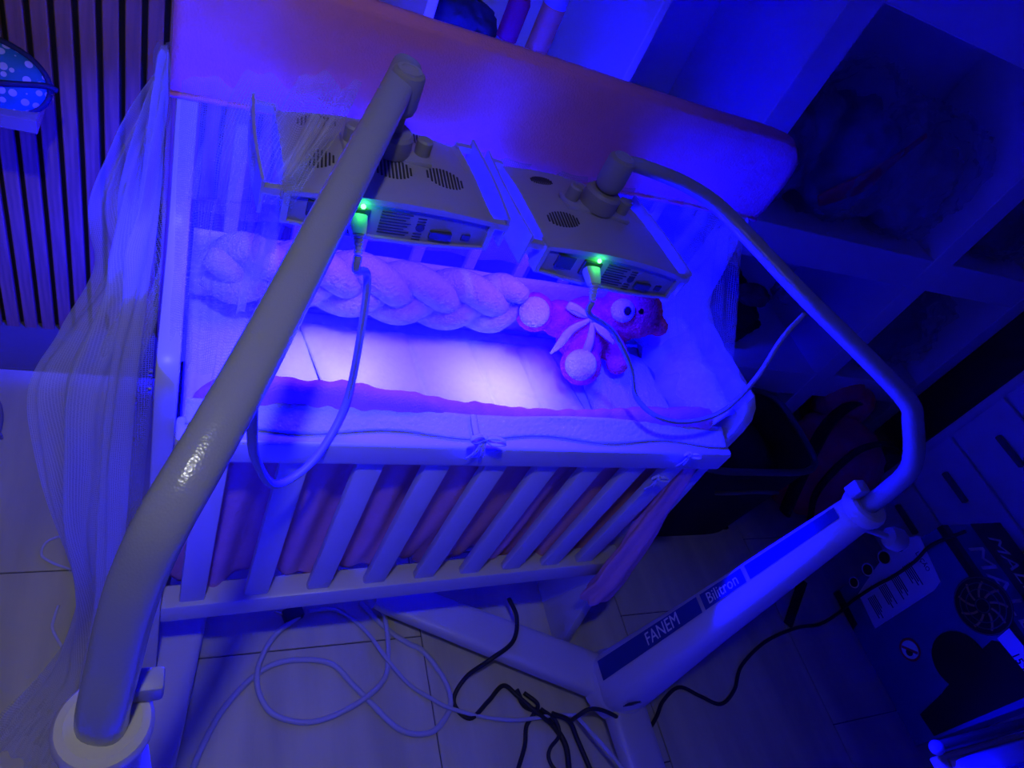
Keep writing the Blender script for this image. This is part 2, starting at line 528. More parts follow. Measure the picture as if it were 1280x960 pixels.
sb = thing('sports_bag', 'red and black round sports bag on the floor under the shelving', 'bag', (2.28, .45, 0))
o = lump('body', '', '', (2.27, .43, 0), (.40, .36, .40), red_fabric, 12, .10, sq=2.3); del o['label']; del o['category']; attach(o, sb)
o = lump('side_pocket', '', '', (2.32, .60, .28), (.22, .20, .20), red_fabric, 13, .12, sq=2.2); del o['label']; del o['category']; attach(o, sb)
obj('strap', tube([(2.10, .30, .06), (2.06, .36, .25), (2.13, .47, .39), (2.27, .54, .44), (2.42, .58, .38)], .028, 10, flat=.35, up=(-1, 0, .3)), black_fabric, sb, smooth=True, label='wide black strap')
obj('strap', tube([(2.14, .22, .10), (2.08, .28, .25), (2.16, .34, .40), (2.30, .36, .44), (2.44, .36, .40)], .014, 10, flat=.4, up=(-1, 0, .3)), black_fabric, sb, smooth=True, label='narrow black strap')

# ------------------------------------------------------------------ fan box
FX = 2.20
fb = thing('fan_box', 'blue and black printed cardboard fan box standing on the floor', 'box', (2.36, -.25, 0))
box_blue = mat('blue printed card', (.03, .12, .30), .45, var=.1, vscale=3)
box_black = mat('black printed card', (.008, .008, .010), .4)
box_white = mat('white printed card', (.85, .85, .85), .5)
box_red = mat('red printed card', (.50, .03, .03), .5)
brass = mat('printed brass', (.40, .24, .10), .5)
FY0, FY1, FZ = -.52, .0, .50
obj('carton', box((FX, FY0, 0), (2.52, FY1, FZ), bevel=.004), box_blue, fb)
def on_face(px, py): p = HX(px, py, FX); return max(p.y, FY0 + .004), p.z
def decal(name, poly_yz, m, off, label=None):
    return obj(name, prism(poly_yz, FX - off, FX - off + .0006), m, fb, label=label)
decal('black_base_print', [on_face(*q) for q in ((1150, 893), (1168, 920), (1290, 868), (1290, 812), (1240, 800), (1200, 838), (1178, 866))], box_black, .0012)
decal('black_edge_print', [(-.004, .004), (-.14, .004), (-.13, .032), (-.004, .035)], box_black, .0013)
def rect(c0, c1, w, n=0):
    return None
# info panel, fan picture, icon
pw = [on_face(*q) for q in ((1073, 742), (1098, 705), (1125, 672), (1150, 670), (1176, 727), (1168, 738), (1094, 786))]
decal('info_panel', pw, box_white, .0014, label='white printed info panel')
M0 = basis((FX - .0017, on_face(1095, 737)[0], on_face(1095, 737)[1]), (0, -1, 0), (0, 0, 1))
def face_text(body, px, py, size, m, dy=0.0, rot=0.0, off=.0018, name='lettering'):
    y_, z_ = on_face(px, py)
    Mx = basis((FX - off, y_, z_), (0, -1, 0), (0, 0, 1)) @ Matrix.Rotation(rot, 4, 'Z')
    return obj(name, text_bm(body, size, Mx), m, fb)
for k, (px, py, n) in enumerate(((1136, 702, 5), (1121, 716, 5), (1106, 728, 5), (1092, 742, 5))):
    y_, z_ = on_face(px, py)
    bm = bmesh.new()
    for j in range(n):
        L_ = (.085, .07, .08, .055, .066)[(j + k) % 5]
        add_box(bm, (FX - .0022, y_ - L_ * .95, z_ - j * .007 - .0016), (FX - .0016, y_ - .004, z_ - j * .007 + .0016))
    obj('small_print', bm, box_black, fb)
face_text('LAÇÃO', 1146, 690, .020, box_black)
def disc_poly(cy, cz, r, n=36): return [(cy + r * math.cos(2 * PI * k / n), cz + r * math.sin(2 * PI * k / n)) for k in range(n)]
for k, (px, py, r) in enumerate(((1124, 682, .026), (1106, 697, .026), (1085, 712, .023), (1068, 728, .02))):
    y_, z_ = on_face(px, py)
    decal('feature_dot', disc_poly(y_, z_, r), box_white, .0018 + .0002 * k)
    decal('feature_picture', disc_poly(y_, z_, r * .78), box_black, .0026 + .0002 * k)
cy_, cz_ = on_face(1229, 757)
obj('fan_print', prism(disc_poly(cy_, cz_, .085), FX - .0024, FX - .0018), box_black, fb, label='printed picture of a round black fan')
bm = bmesh.new()
for k in range(9):
    a = 2 * PI * k / 9
    add_tube(bm, [(FX - .0028, cy_ + rr * math.cos(a + rr * 9), cz_ + rr * math.sin(a + rr * 9)) for rr in (.024, .036, .048, .06, .071)], .0035, 6, flat=.2, up=(1, 0, 0))
obj('fan_blade_print', bm, brass, fb)
bm = bmesh.new()
for rr in (.082, .066, .048, .02):
    add_tube(bm, [(FX - .003, cy_ + rr * math.cos(2 * PI * k / 32), cz_ + rr * math.sin(2 * PI * k / 32)) for k in range(33)], .0016, 6, caps=False)
obj('fan_guard_print', bm, dark_plastic, fb)
cy2, cz2 = on_face(1190, 808)
obj('fan_motor_print', prism(disc_poly(*on_face(1200, 826), .086), FX - .0022, FX - .0016), box_black, fb)
yi, zi = on_face(1138, 812)
decal('icon_ring', disc_poly(yi, zi, .036), box_red, .0026)
decal('icon_field', disc_poly(yi, zi, .029), box_white, .0030)
decal('icon_figure', disc_poly(yi - .006, zi - .006, .012, 12), box_black, .0034)
decal('icon_bar', [(yi + .022, zi - .018), (yi + .016, zi - .023), (yi - .022, zi + .016), (yi - .016, zi + .022)], box_red, .0036)
ws = [on_face(*q) for q in ((1247, 798), (1262, 785), (1290, 820), (1290, 850))]
decal('white_stripe', ws, box_white, .0026)
face_text('15 P', 1268, 816, .032, box_black, off=.0036)
# top of the box: black band and big white lettering
obj('top_band', box((FX - .001, FY0 + .002, FZ - .02), (FX + .03, FY1 - .001, FZ + .0012)), box_black, fb)
obj('top_back_band', box((FX + .15, FY0 + .002, FZ), (2.518, FY1 - .001, FZ + .0014)), box_black, fb)
Mt = basis((FX + .085, -.075, FZ + .0016), (0, -1, 0), (1, 0, 0))
obj('lettering', text_bm('MALL', .115, Mt, spacing=1.05), box_white, fb, label='large white brand lettering')
Mt = basis((FX + .215, -.045, FZ + .0020), (0, -1, 0), (1, 0, 0))
obj('lettering', text_bm('MALL', .085, Mt, spacing=1.02, shear=.2), box_white, fb, label='slanted white brand lettering')

# ------------------------------------------------------------------ crib
cr = thing('baby_crib', 'white wooden baby crib with tall back, low slatted front and curved end boards', 'crib', (.5, .19, 0))
BY = .402   # outer face of the back
prof = [(-.088, 0), (-.045, .20), (-.022, .33), (-.010, .50), (.002, .70), (.012, .85), (.013, .915), (.018, .945), (.032, .968), (.055, .981),
        (.10, .980), (.18, .977), (.25, .980), (.295, .995), (.322, 1.03), (.338, 1.09), (.352, 1.16), (.364, 1.22), (.366, 1.315), (.372, 1.340),
        (.385, 1.345), (.398, 1.330), (BY, 1.30), (BY, .30), (.44, 0)]
for x0 in (-.032, 1.003):
    obj('end_board', prism(prof, x0, x0 + .029, 'YZ', bevel=.004), white_paint, cr, smooth='auto')
obj('front_top_rail', box((-.003, -.026, .832), (1.003, .020, .886), bevel=.007, seg=3), white_paint, cr, smooth='auto')
def tilt(x): return .272 + .088 * x
bm = bmesh.new()
v = add_box(bm, (-.003, -.026, 0), (1.003, .022, .066), bevel=.005)
for q in bm.verts: q.co.z += tilt(q.co.x)
obj('front_bottom_rail', bm, white_paint, cr, smooth='auto')
for X in (.050, .166, .285, .400, .508, .613, .713, .811, .903):
    zb = tilt(X) + .060
    bm = bmesh.new()
    add_box(bm, (X - .0225, -.016, zb), (X + .0225, .002, .838), bevel=.004)
    obj('slat', bm, white_paint, cr, smooth='auto')
    # the shallow socket the slat stands in
obj('back_top_rail', box((-.003, .372, 1.275), (1.003, .398, 1.335), bevel=.005), white_paint, cr)
obj('back_bottom_rail', box((-.003, .372, .36), (1.003, .398, .43), bevel=.005), white_paint, cr)
for k in range(9):
    X = .06 + k * .11
    obj('slat', box((X - .011, .378, .43), (X + .011, .392, 1.276), bevel=.003), white_paint, cr)
obj('bed_base', box((-.002, .062, .665), (1.002, .368, .683), bevel=.002), white_paint, cr)
for yb in (.45, .6): pass
for x0, y0, z0 in ((-.0325, .05, .905), (-.0325, .10, .80), (-.0325, .03, .70)):
    pass
steel = mat('steel', (.7, .7, .7), .25, 1.0)
for y_, z_ in ((.055, .93), (.05, .90)):
    obj('screw', lathe([(.0045, 0), (.0045, .004), (.002, .005)], Matrix.Translation((-.036, y_, z_)) @ Matrix.Rotation(-PI / 2, 4, 'Y'), 10), steel, cr)

mt = thing('crib_mattress', 'white crib mattress under the two blue lamps', 'mattress', (.5, .19, .683))
obj('core', box((.004, .060, .684), (.996, .362, .785), bevel=.02, seg=4), mattress_cloth, mt, smooth='auto')
# wrinkled white sheet cover on the mattress (a part: the fitted sheet)
def sheet_fn(u, v):
    x = .006 + .988 * u; y = .064 + .291 * v
    e = min(1, min(u, 1 - u) * 22) * min(1, min(v, 1 - v) * 9)
    z = .7875 + .004 * e + (.004 * nz((x * 5, y * 4, 0), 1.3, 1) + .003 * (1 - abs(nz((x * 3 + y * 2, y * 3, 1), 1.6, 4))) ** 5) * e
    return Vector((x, y, z))
obj('fitted_sheet', sheet(sheet_fn, 90, 34, .002), mattress_cloth, mt, smooth=True)
# folded pad in the light
def pad_fn(u, v):
    x = lerp(.205, .735, u) - .055 * v * 0 + .02 * (1 - v); y = lerp(.085, .312, v)
    x += .03 * (.5 - v)
    seam = sum(math.exp(-((u - c - .05 * (v - .5)) / .010) ** 2) for c in (.36, .62, .82)) + .7 * math.exp(-((v - .42 - .12 * math.sin(u * 5)) / .02) ** 2) * (u > .55)
    e = min(1, min(u, 1 - u) * 30) * min(1, min(v, 1 - v) * 14)
    z = .800 + .006 * e - .0045 * min(seam, 1.2) * e + .003 * nz((x * 8, y * 8, 0), 1, 3) * e
    return Vector((x, y, z))
pd = obj('bed_pad', sheet(pad_fn, 110, 46, .004), mat('white quilted pad', (.74, .72, .80), .85, bump=.2, bscale=70), smooth=True)
tag(pd, 'white creased bed pad glowing in the lamp light on the mattress', 'pad')

# pink cloth folded over the tall back rail
bc = thing('back_rail_cover', 'smooth pink cloth cover folded over the tall back rail', 'cover', (.5, .38, 1.34))
def cover_fn(u, v):
    # u along X, v around the section: front bottom -> over the top -> back bottom
    x = lerp(-.040, 1.046, u)
    e = min(1, min(u, 1 - u) * 40)
    zt = 1.360 - .012 * (1 - e) + .004 * nz((x * 3, 0, 0), 1, 2) - (max(0, u - .93) / .07) ** 2 * .022
    zb = lerp(1.166, 1.176, u) + .006 * math.sin(u * 9) + .003 * nz((x * 9, 3, 0), 1, 5)
    sec = [(.358, zb), (.353, zb + .03), (.354, zb + .09), (.357, zt - .03), (.362, zt - .008), (.380, zt), (.408, zt - .008), (.416, zt - .03), (.418, zb + .09), (.416, zb + .03)]
    n = len(sec) - 1; t = v * n; i = min(int(t), n - 1); f = t - i
    y = lerp(sec[i][0], sec[i + 1][0], f); z = lerp(sec[i][1], sec[i + 1][1], f)
    y += .0035 * nz((x * 4, z * 7, 0), 1.2, 6) * (1 if v < .5 else .3) + .002 * math.sin(x * 30 + z * 20) * nz((x * 2, z * 2, 1), 1, 8)
    return Vector((x, y, z))
obj('cloth', sheet(cover_fn, 90, 36, .003), pink_cloth, bc, smooth=True)
hem = [cover_fn(k / 60, .02) + Vector((0, -.002, 0)) for k in range(61)]
obj('hem', add_tube(bmesh.new(), hem, .0035, 6), pink_cloth, bc, smooth=True)

# white padding behind the braid
def backpad(u, v):
    x = lerp(.004, .996, u); z = lerp(.79, .94, v)
    q = abs(math.sin(u * PI * 6)) ** .35
    y = .361 - .012 * math.sin(v * PI) ** .5 * (.75 + .25 * q) - .003 * nz((x * 9, z * 9, 0), 1, 2)
    return Vector((x, y, z))
bp = obj('back_padding', sheet(backpad, 96, 18, .012), white_cloth, smooth=True)
tag(bp, 'white quilted padding panel along the crib back behind the braid', 'crib padding')

# braided bumper: three plush strands
br = thing('braided_bumper', 'thick white plush braid bumper lying along the crib back', 'bumper', (.36, .29, .79))
for s in range(3):
    ph = 2 * PI * s / 3
    pts = []
    for k in range(73):
        t = k / 72
        x = lerp(.025, .600, t)
        a = t * 2 * PI * 2.0 + ph
        pts.append((x, .314 + .012 * math.sin(2 * a), .905 + .036 * math.sin(a) + .006 * math.sin(t * 7)))
    b_ = add_tube(bmesh.new(), pts, lambda t: .031 * min(1, .55 + 6 * min(t, 1 - t)), 14)
    obj('strand', b_, white_plush, br, smooth=True)

# front bumper roll with ties, and pleated skirt behind the slats
fbmp = thing('front_bumper', 'puffy pink bumper tied along the low front rail', 'bumper', (.5, .045, .80))
def roll(u, v):
    x = lerp(.012, .992, u); a = 2 * PI * v
    gather = .004 * math.sin(u * 170) * nz((u * 8, 0, 0), 1, 3) + .006 * nz((u * 14, math.cos(a), math.sin(a)), 1.4, 7)
    ry = .026 + gather; rz = .062 + gather + .009 * math.sin(u * 7.5 + .6)
    e = min(1, min(u, 1 - u) * 25) ** .5
    return Vector((x, .049 + ry * math.cos(a) * e, .862 + rz * math.sin(a) * e + .010 * math.sin(u * 7.5 + .6) - .012 * u))
obj('padding', sheet(roll, 150, 20), pink_cloth, fbmp, smooth=True)
def flap(u, v):
    # white edge strip lying from the bumper onto the rail
    x = lerp(.008, .992, u)
    y = lerp(.034, -.004, v); z = lerp(.905, .8905, v) + .004 * math.sin(u * 11) * (1 - v)
    z += .003 * nz((x * 16, v * 3, 0), 1, 4) * (1 - v); y += .006 * math.sin(u * 23 + 1) * v
    return Vector((x, y, z))
obj('edge_strip', sheet(flap, 110, 8, .002), white_cloth, fbmp, smooth=True, label='white cotton edge strip')
def bow(px, py, s, yq=-.034):
    p = HY(px, py, yq)
    bm = bmesh.new()
    add_lathe(bm, [(.003, -.006), (.006, -.003), (.006, .003), (.003, .006)], Matrix.Translation(p) @ Matrix.Rotation(PI / 2, 4, 'Y'), 10)
    for dx, dz, l in ((-1, .35, .030), (1, .05, .034)):
        pts = [p, p + Vector((dx * l * .5, -.006, dz * l * .5 + .010)) * s, p + Vector((dx * l, -.010, dz * l)) * s, p + Vector((dx * l * .5, -.004, dz * l * .5 - .010)) * s, p]
        add_tube(bm, smooth_path(pts, 5), .0042 * s, 8, flat=.3, up=(0, 0, 1))
    for dx, l in ((-.25, .055), (.22, .045)):
        pts = [p, p + Vector((dx * .02, -.006, -l * .5)) * s, p + Vector((dx * .05, -.003, -l)) * s]
        add_tube(bm, smooth_path(pts, 5), .004 * s, 8, flat=.3, up=(0, 1, 0))
    return obj('tie_bow', bm, white_cloth, fbmp, smooth=True, label='white cotton tie bow')
bow(606, 548, 1.0)
bow(862, 568, .7)
bow(822, 597, .7)
p0 = HY(606, 548, -.031)
obj('tie_band', tube([(p0.x, .03, .905), (p0.x, .012, .9015), (p0.x, -.022, .8955), (p0.x, -.033, .872)], .006, 8, flat=.3), white_cloth, fbmp, smooth=True)

def skirt(u, v):
    x = lerp(.006, .997, u)
    ztop = .832
    zbot = .345 + .085 * u - .045 * abs(math.sin(u * PI * 4.5 + .6)) ** 1.5 + (.02 if u < .5 else 0)
    z = lerp(ztop, zbot, v)
    a = .006 + .012 * v
    y = .026 + a * (.75 * math.sin(u * 46 + 1.6 * math.sin(v * 2.2 + u * 4)) + .45 * math.sin(u * 97 + v * 3)) + .008 * nz((x * 7, z * 6, 0), 1, 9) + .006 * v
    return Vector((x, max(y, .006), z))
sk = obj('crib_skirt', sheet(skirt, 240, 40, .0015), pink_satin, smooth=True)
tag(sk, 'pink gathered skirt cloth hanging behind the front slats', 'skirt')
def tail(u, v):
    # loose end of cloth spilling past the lower rail by the right end board
    a = 2 * PI * u
    z = lerp(.86, .292, v)
    cx = lerp(.955, .972, v); cy = lerp(.02, -.052, min(1, v * 1.25))
    rx = lerp(.014, .046, v ** .7) * (1 if v < .9 else math.sqrt(max(0, 1 - ((v - .9) / .1) ** 2)) * .8 + .2)
    ry = lerp(.010, .024, v ** .7) * (1 if v < .9 else math.sqrt(max(0, 1 - ((v - .9) / .1) ** 2)) * .8 + .2)
    f = 1 + .22 * math.sin(a * 5 + v * 5) * (.4 + .6 * v) + .18 * nz((math.cos(a), math.sin(a), v * 6), 1.5, 3)
    return Vector((min(cx + rx * math.cos(a) * f, 1.0), cy + ry * math.sin(a) * f - .01, z))
tl = obj('skirt_tail', sheet(tail, 60, 46), pink_satin, smooth=True)
tag(tl, 'bunched pink cloth end hanging past the lower rail by the end board', 'cloth')

# padding at the far end of the crib
def endpad(u, v):
    y = lerp(.03, .345, u); z = lerp(.79, .955, v)
    x = .988 - .030 * math.sin(v * PI) ** .5 - .006 * nz((y * 14, z * 10, 0), 1, 2) - .008 * abs(math.sin(u * PI * 3))
    return Vector((x, y, z))
ep = obj('end_padding', sheet(endpad, 40, 20, .008), white_cloth, smooth=True)
tag(ep, 'white padded bumper against the inside of the far end board', 'crib padding')
def blanket(u, v):
    x = lerp(.775, .968, u); y = lerp(.082, .30, v)
    e = min(1, min(u, 1 - u) * 8) * min(1, min(v, 1 - v) * 8)
    z = .800 + .030 * e * (1 + .5 * nz((x * 6, y * 6, 0), 1, 4)) + .010 * e * (1 - abs(nz((x * 7, y * 5, 2), 1.3, 8))) ** 3
    return Vector((x, y, z))
bl = obj('white_blanket', sheet(blanket, 50, 50, .003), white_plush, smooth=True)
tag(bl, 'rumpled white blanket at the far end of the mattress', 'blanket')

# ------------------------------------------------------------------ teddy bear
def remeshed(name, balls, m, voxel, parent, fur=.0, seed=1, label=None):
    bm = bmesh.new()
    for c, r, rot in balls:
        r = (r, r, r) if not hasattr(r, '__len__') else r
        Mx = Matrix.Translation(c) @ (rot.to_matrix().to_4x4() if rot else Matrix()) @ Matrix.Diagonal((*r, 1))
        bmesh.ops.create_icosphere(bm, subdivisions=3, radius=1, matrix=Mx)
    me = bpy.data.meshes.new(name); bm.to_mesh(me); bm.free()
    o = bpy.data.objects.new(name, me); C.objects.link(o)
    md = o.modifiers.new('r', 'REMESH'); md.mode = 'VOXEL'; md.voxel_size = voxel
    ms = o.modifiers.new('s', 'SMOOTH'); ms.iterations = 4; ms.factor = .5
    dg = bpy.context.evaluated_depsgraph_get()
    me2 = bpy.data.meshes.new_from_object(o.evaluated_get(dg))
    bpy.data.objects.remove(o); bpy.data.meshes.remove(me)
    bm = bmesh.new(); bm.from_mesh(me2); bpy.data.meshes.remove(me2)
    bm.normal_update()
    if fur:
        for v_ in bm.verts:
            v_.co += v_.normal * (fur * (nz(v_.co, 160, seed) + .6 * nz(v_.co, 320, seed + 2)))
    return obj(name, bm, m, parent, smooth=True, label=label)
bear_fur = mat('salmon red plush', (.90, .11, .008), 1.0, var=.3, vscale=60, bump=.6, bscale=220, spec=.05)
bear_white = mat('cream white plush', (.86, .84, .82), 1.0, var=.06, vscale=60, bump=.5, bscale=220, sheen=.4)
bear_dark = mat('dark brown plush', (.02, .006, .0008), 1.0, spec=0.0)
eye_black = mat('black glass eye', (.004, .002, .0002), 1.0, spec=0.0)
F1 = HZ(668, 390, .905); F2 = HZ(726, 456, .862)
HD = HZ(790, 388, .965); BD = HZ(735, 408, .895)
tb = thing('teddy_bear', 'salmon red plush teddy bear with white paw soles lying under the lamp', 'teddy bear', (BD.x, BD.y, .80))
def toward_cam(p): return (CAM - p).normalized()
leg1 = F1 + (BD - F1) * .45; leg2 = F2 + (BD - F2) * .45
balls = [(BD, (.068, .064, .066), None), (HD, (.066, .060, .058), None), (BD.lerp(HD, .5), .044, None), (BD - Vector((0, 0, .035)), .055, None), (HD - Vector((-.01, -.03, .06)), .05, None),
         (F1, .041, None), (leg1, .040, None), (F2, .043, None), (leg2, .042, None),
         (HD + Vector((.046, .034, .010)), .021, None), (HD + Vector((.054, -.036, -.004)), .021, None),
         (BD + Vector((.048, -.060, -.006)), .028, None), (BD + Vector((.050, -.085, -.016)), .024, None),
         (BD + Vector((.02, .055, .0)), .026, None)]
for i_, (c_, r_, q_) in enumerate(balls):
    rr_ = r_ if not hasattr(r_, '__len__') else r_[2]
    if c_.z - rr_ < .806: balls[i_] = (Vector((c_.x, c_.y, .806 + rr_)), r_, q_)
remeshed('body', balls, bear_fur, .0055, tb, .0016)
def disc_toward(name, c, r, m, out, depth=.35, par=tb, tilt_=None):
    d = tilt_ or toward_cam(c)
    rot = d.to_track_quat('Z', 'Y').to_matrix().to_4x4()
    return obj(name, lathe([(r * math.sin(a), r * depth * math.cos(a)) for a in [PI / 2 * (1 - k / 6) + .001 for k in range(7)]], Matrix.Translation(c + d * out) @ rot, 24), m, par, smooth=True)
F1b, F2b = balls[5][0], balls[7][0]; HDb = balls[1][0]
disc_toward('paw_sole', F1b, .0310, bear_white, .035)
disc_toward('paw_sole', F2b, .0320, bear_white, .037)
mz = HDb + toward_cam(HDb) * .048 + Vector((-.024, -.004, 0))
mo = obj('muzzle', lathe([(.024 * math.sin(a), .018 * math.cos(a)) for a in [PI * k / 12 * .98 + .01 for k in range(13)]], Matrix.Translation(mz) @ toward_cam(mz).to_track_quat('Z', 'Y').to_matrix().to_4x4(), 20), bear_white, tb, smooth=True)
disc_toward('nose', mz + Vector((.008, 0, 0)), .011, bear_dark, .0165, .6, mo)
disc_toward('eye', HDb + toward_cam(HDb) * .062 + Vector((.020, .000, 0)), .0075, eye_black, .002, .7)
disc_toward('eye', HDb + toward_cam(HDb) * .050 + Vector((.004, .030, .004)), .0062, eye_black, .002, .7)
# ribbon bow with loops and tails
kn = BD + toward_cam(BD) * .072; kn = CAM + ray(741, 398).normalized() * (kn - CAM).length
ribbon = mat('pale satin ribbon', (.80, .80, .84), .4)
rbn = obj('ribbon_knot', lathe([(.004, -.007), (.008, -.004), (.008, .004), (.004, .007)], Matrix.Translation(kn), 12), ribbon, tb, smooth=True)
def px_near(px, py, ref, k=1.0): 
    d = ray(px, py).normalized(); return CAM + d * ((ref - CAM).length * k)
for pts in (((741, 398), (722, 386), (712, 383), (724, 392), (741, 398)), ((741, 398), (715, 412), (700, 430), (688, 442)), ((741, 398), (738, 425), (730, 445), (724, 452)), ((741, 398), (752, 412), (768, 430))):
    wpts = [px_near(a, b, kn, 1.0 - .004 * math.sin(k)) for k, (a, b) in enumerate(pts)]
    bm = add_tube(bmesh.new(), smooth_path(wpts, 6), lambda t: .003 + .006 * math.sin(PI * min(1, t * 1.05)), 8, flat=.22, up=toward_cam(kn))
    obj('ribbon', bm, ribbon, rbn, smooth=True)

# ------------------------------------------------------------------ phototherapy lamps
panel_mat = mat('grey equipment back plate', (.30, .30, .32), .4)
ink = mat('dark print', (.04, .04, .06), .6)
led_glass = emit('blue light-emitting panel', LED_COL, 40.0)
green_led = emit('green indicator', (.05, 1.0, .10), 14.0)
label_blue = mat('blue label', (.02, .06, .36), .35)
label_white = mat('label white', (.72, .74, .78), .5)

def head(parent, pos, yaw, pitch, roll_, W, D, vents, light_name):
    M = Matrix.Translation(pos) @ (Matrix.Rotation(yaw, 4, 'Z') @ Matrix.Rotation(pitch, 4, 'X') @ Matrix.Rotation(roll_, 4, 'Y'))
    w, d = W / 2, D / 2
    def top(x, y):
        return -.016 * (x / w) ** 2 - .010 * max(0, y / d) ** 2
    # shell: arched top, tapered sides, bowed front
    def shell(u, v):
        # v: around the section from bottom-left over the top to bottom-right ; u: front to back
        y = lerp(-1, 1, u)
        if v < .14: x, z = lerp(-.965, -1, v / .14), lerp(-.062, top(-w, 0), v / .14)
        elif v > .86: x, z = lerp(1, .965, (v - .86) / .14), lerp(top(w, 0), -.062, (v - .86) / .14)
        else:
            x = lerp(-1, 1, (v - .14) / .72); z = top(x * w, y * d)
        bow_ = .012 * (1 - x * x) if u < .5 else 0
        yy = y * d - bow_ * (1 - u * 2 if u < .5 else 0)
        if z < -.02 and abs(x) > .9: z = z
        step = -.007 if y > .12 else 0
        return M @ Vector((x * w, yy, z + (step if abs(x) < .97 else 0)))
    bm = sheet(shell, 26, 42, uv=False)
    hd = obj('lamp_head', bm, white_plastic, parent, smooth='auto')
    # front frame + back plate
    def fr(x, z, y): return M @ Vector((x, y, z))
    N = 20
    def front_y(x): return -d - .012 * (1 - (x / w) ** 2)
    def strip(z0f, z1f, off, xs=1.0):
        bm = bmesh.new(); A = []; B = []; A2 = []; B2 = []
        for k in range(N + 1):
            x = lerp(-w, w, k / N) * xs
            xb = x * .965
            zt_ = top(x, 0)
            A.append(bm.verts.new(fr(lerp(x, xb, 1 - z1f), lerp(-.062, zt_, z1f), front_y(x) - off)))
            B.append(bm.verts.new(fr(lerp(x, xb, 1 - z0f), lerp(-.062, zt_, z0f), front_y(x) - off)))
            A2.append(bm.verts.new(fr(lerp(x, xb, 1 - z1f), lerp(-.062, zt_, z1f), front_y(x) + .012)))
            B2.append(bm.verts.new(fr(lerp(x, xb, 1 - z0f), lerp(-.062, zt_, z0f), front_y(x) + .012)))
        for k in range(N):
            bm.faces.new((A[k], A[k + 1], B[k + 1], B[k])); bm.faces.new((A2[k], A2[k + 1], A[k + 1], A[k]))
            bm.faces.new((B[k], B[k + 1], B2[k + 1], B2[k])); bm.faces.new((B2[k], B2[k + 1], A2[k + 1], A2[k]))
        bm.faces.new((A[0], B[0], B2[0], A2[0])); bm.faces.new((A[N], A2[N], B2[N], B[N]))
        return bm
    obj('front_lip', strip(.86, 1.0, .005), white_plastic, hd, smooth='auto')
    obj('lower_lip', strip(0.0, .08, .005), white_plastic, hd, smooth='auto')
    obj('back_plate', strip(.07, .87, .0005), panel_mat, hd, smooth='auto', label='grey connector plate')
    for s in (-1, 1):
        bm = bmesh.new(); add_box(bm, (s * w * .985 - .004, -d - .006, -.062), (s * w * .985 + .004, -d + .02, -.018), M)
        obj('side_lip', bm, white_plastic, hd)
    # rear cap and underside
    bm = bmesh.new(); add_box(bm, (-w * .97, d - .004, -.062), (w * .97, d, -.03), M); obj('rear_cap', bm, white_plastic, hd)
    bm = bmesh.new(); add_box(bm, (-w * .965, -d, -.064), (w * .965, d, -.058), M); obj('underside', bm, white_plastic, hd)
    bm = bmesh.new(); add_box(bm, (-w * .6, -d * .55, -.0665), (w * .6, d * .55, -.0635), M)
    obj('light_panel', bm, led_glass, hd, label='glowing blue light panel')
    # vents: rows of slots in an oval
    for cx, cy, rx, ry in [(a_ * w, b_ * d, r1, r2) for a_, b_, r1, r2 in vents]:
        bm = bmesh.new()
        n = 11
        for k in range(n):
            x = cx + rx * lerp(-.92, .92, k / (n - 1))
            l = ry * math.sqrt(max(.05, 1 - ((x - cx) / rx) ** 2))
            zz = top(x, cy) + (-.007 if cy > .12 * d else 0)
            Q = M @ Matrix.Translation((x, cy, zz + .0006)) @ Matrix.Rotation(-.12, 4, 'Z')
            add_box(bm, (-.0012, -l, -.002), (.0012, l, .0006), Q)
        obj('vent_slots', bm, ink, hd, label='oval of dark vent slots')
    # mounting: plate, hub, thumb knobs
    bm = bmesh.new(); add_box(bm, (-.062, -.022, -.006), (.062, .024, .0045), M, bevel=.004); obj('mount_plate', bm, white_plastic, hd, smooth='auto')
    hub = obj('hub', lathe([(.030, .002), (.031, .006), (.031, .028), (.027, .033), (.018, .034)], M, 28), dark_cream, hd, smooth='auto')
    for s in (-1, 1):
        bm = bmesh.new(); add_lathe(bm, [(.011, .004), (.0115, .006), (.0115, .024), (.009, .027)], M @ Matrix.Translation((s * .050, .002, 0)), 14)
        obj('thumb_knob', bm, dark_cream, hd, smooth='auto')
    # connector details on the plate
    def pl(x, z, off=.004):
        return M @ Vector((x, front_y(x) - off, z))
    def plate_box(name, x, z, sx, sz, m, off=.003, dy=.006, bev=.001):
        bm = bmesh.new(); c = M @ Matrix.Translation((x, front_y(x), z))
        add_box(bm, (-sx / 2, -off, -sz / 2), (sx / 2, dy, sz / 2), c, bevel=bev, seg=1); return obj(name, bm, m, hd)
    plate_box('inlet_socket', -.70 * w, -.034, .030, .022, ink)
    plate_box('serial_socket', .46 * w, -.044, .032, .012, ink, .005)
    plate_box('port', .74 * w, -.045, .014, .010, ink, .002)
    bm = bmesh.new()
    for k in range(8):
        add_box(bm, (-.022, -.0012, -.0008), (.020 - .004 * (k % 3), .001, .0008), M @ Matrix.Translation((.0 * w, front_y(0), -.019 - k * .0045)))
    for a, b in ((.24, -.022), (.23, -.046)):
        for k in range(3): add_box(bm, (-.006, -.0012, -.0008), (.006, .001, .0008), M @ Matrix.Translation((a * w, front_y(a * w), b - k * .0045)))
    obj('printed_lines', bm, ink, hd)
    obj('printed_mark', lathe([(.0062, -.0005), (.0062, .0008)], M @ Matrix.Translation((.24 * w, front_y(.24 * w) - .0006, -.036)) @ Matrix.Rotation(PI / 2, 4, 'X'), 16), ink, hd)
    xl = -.37 * w
    plate_box('plug_socket', xl, -.033, .032, .026, ink, .003)
    lp = M @ Vector((xl + .004, front_y(xl) - .005, -.0145))
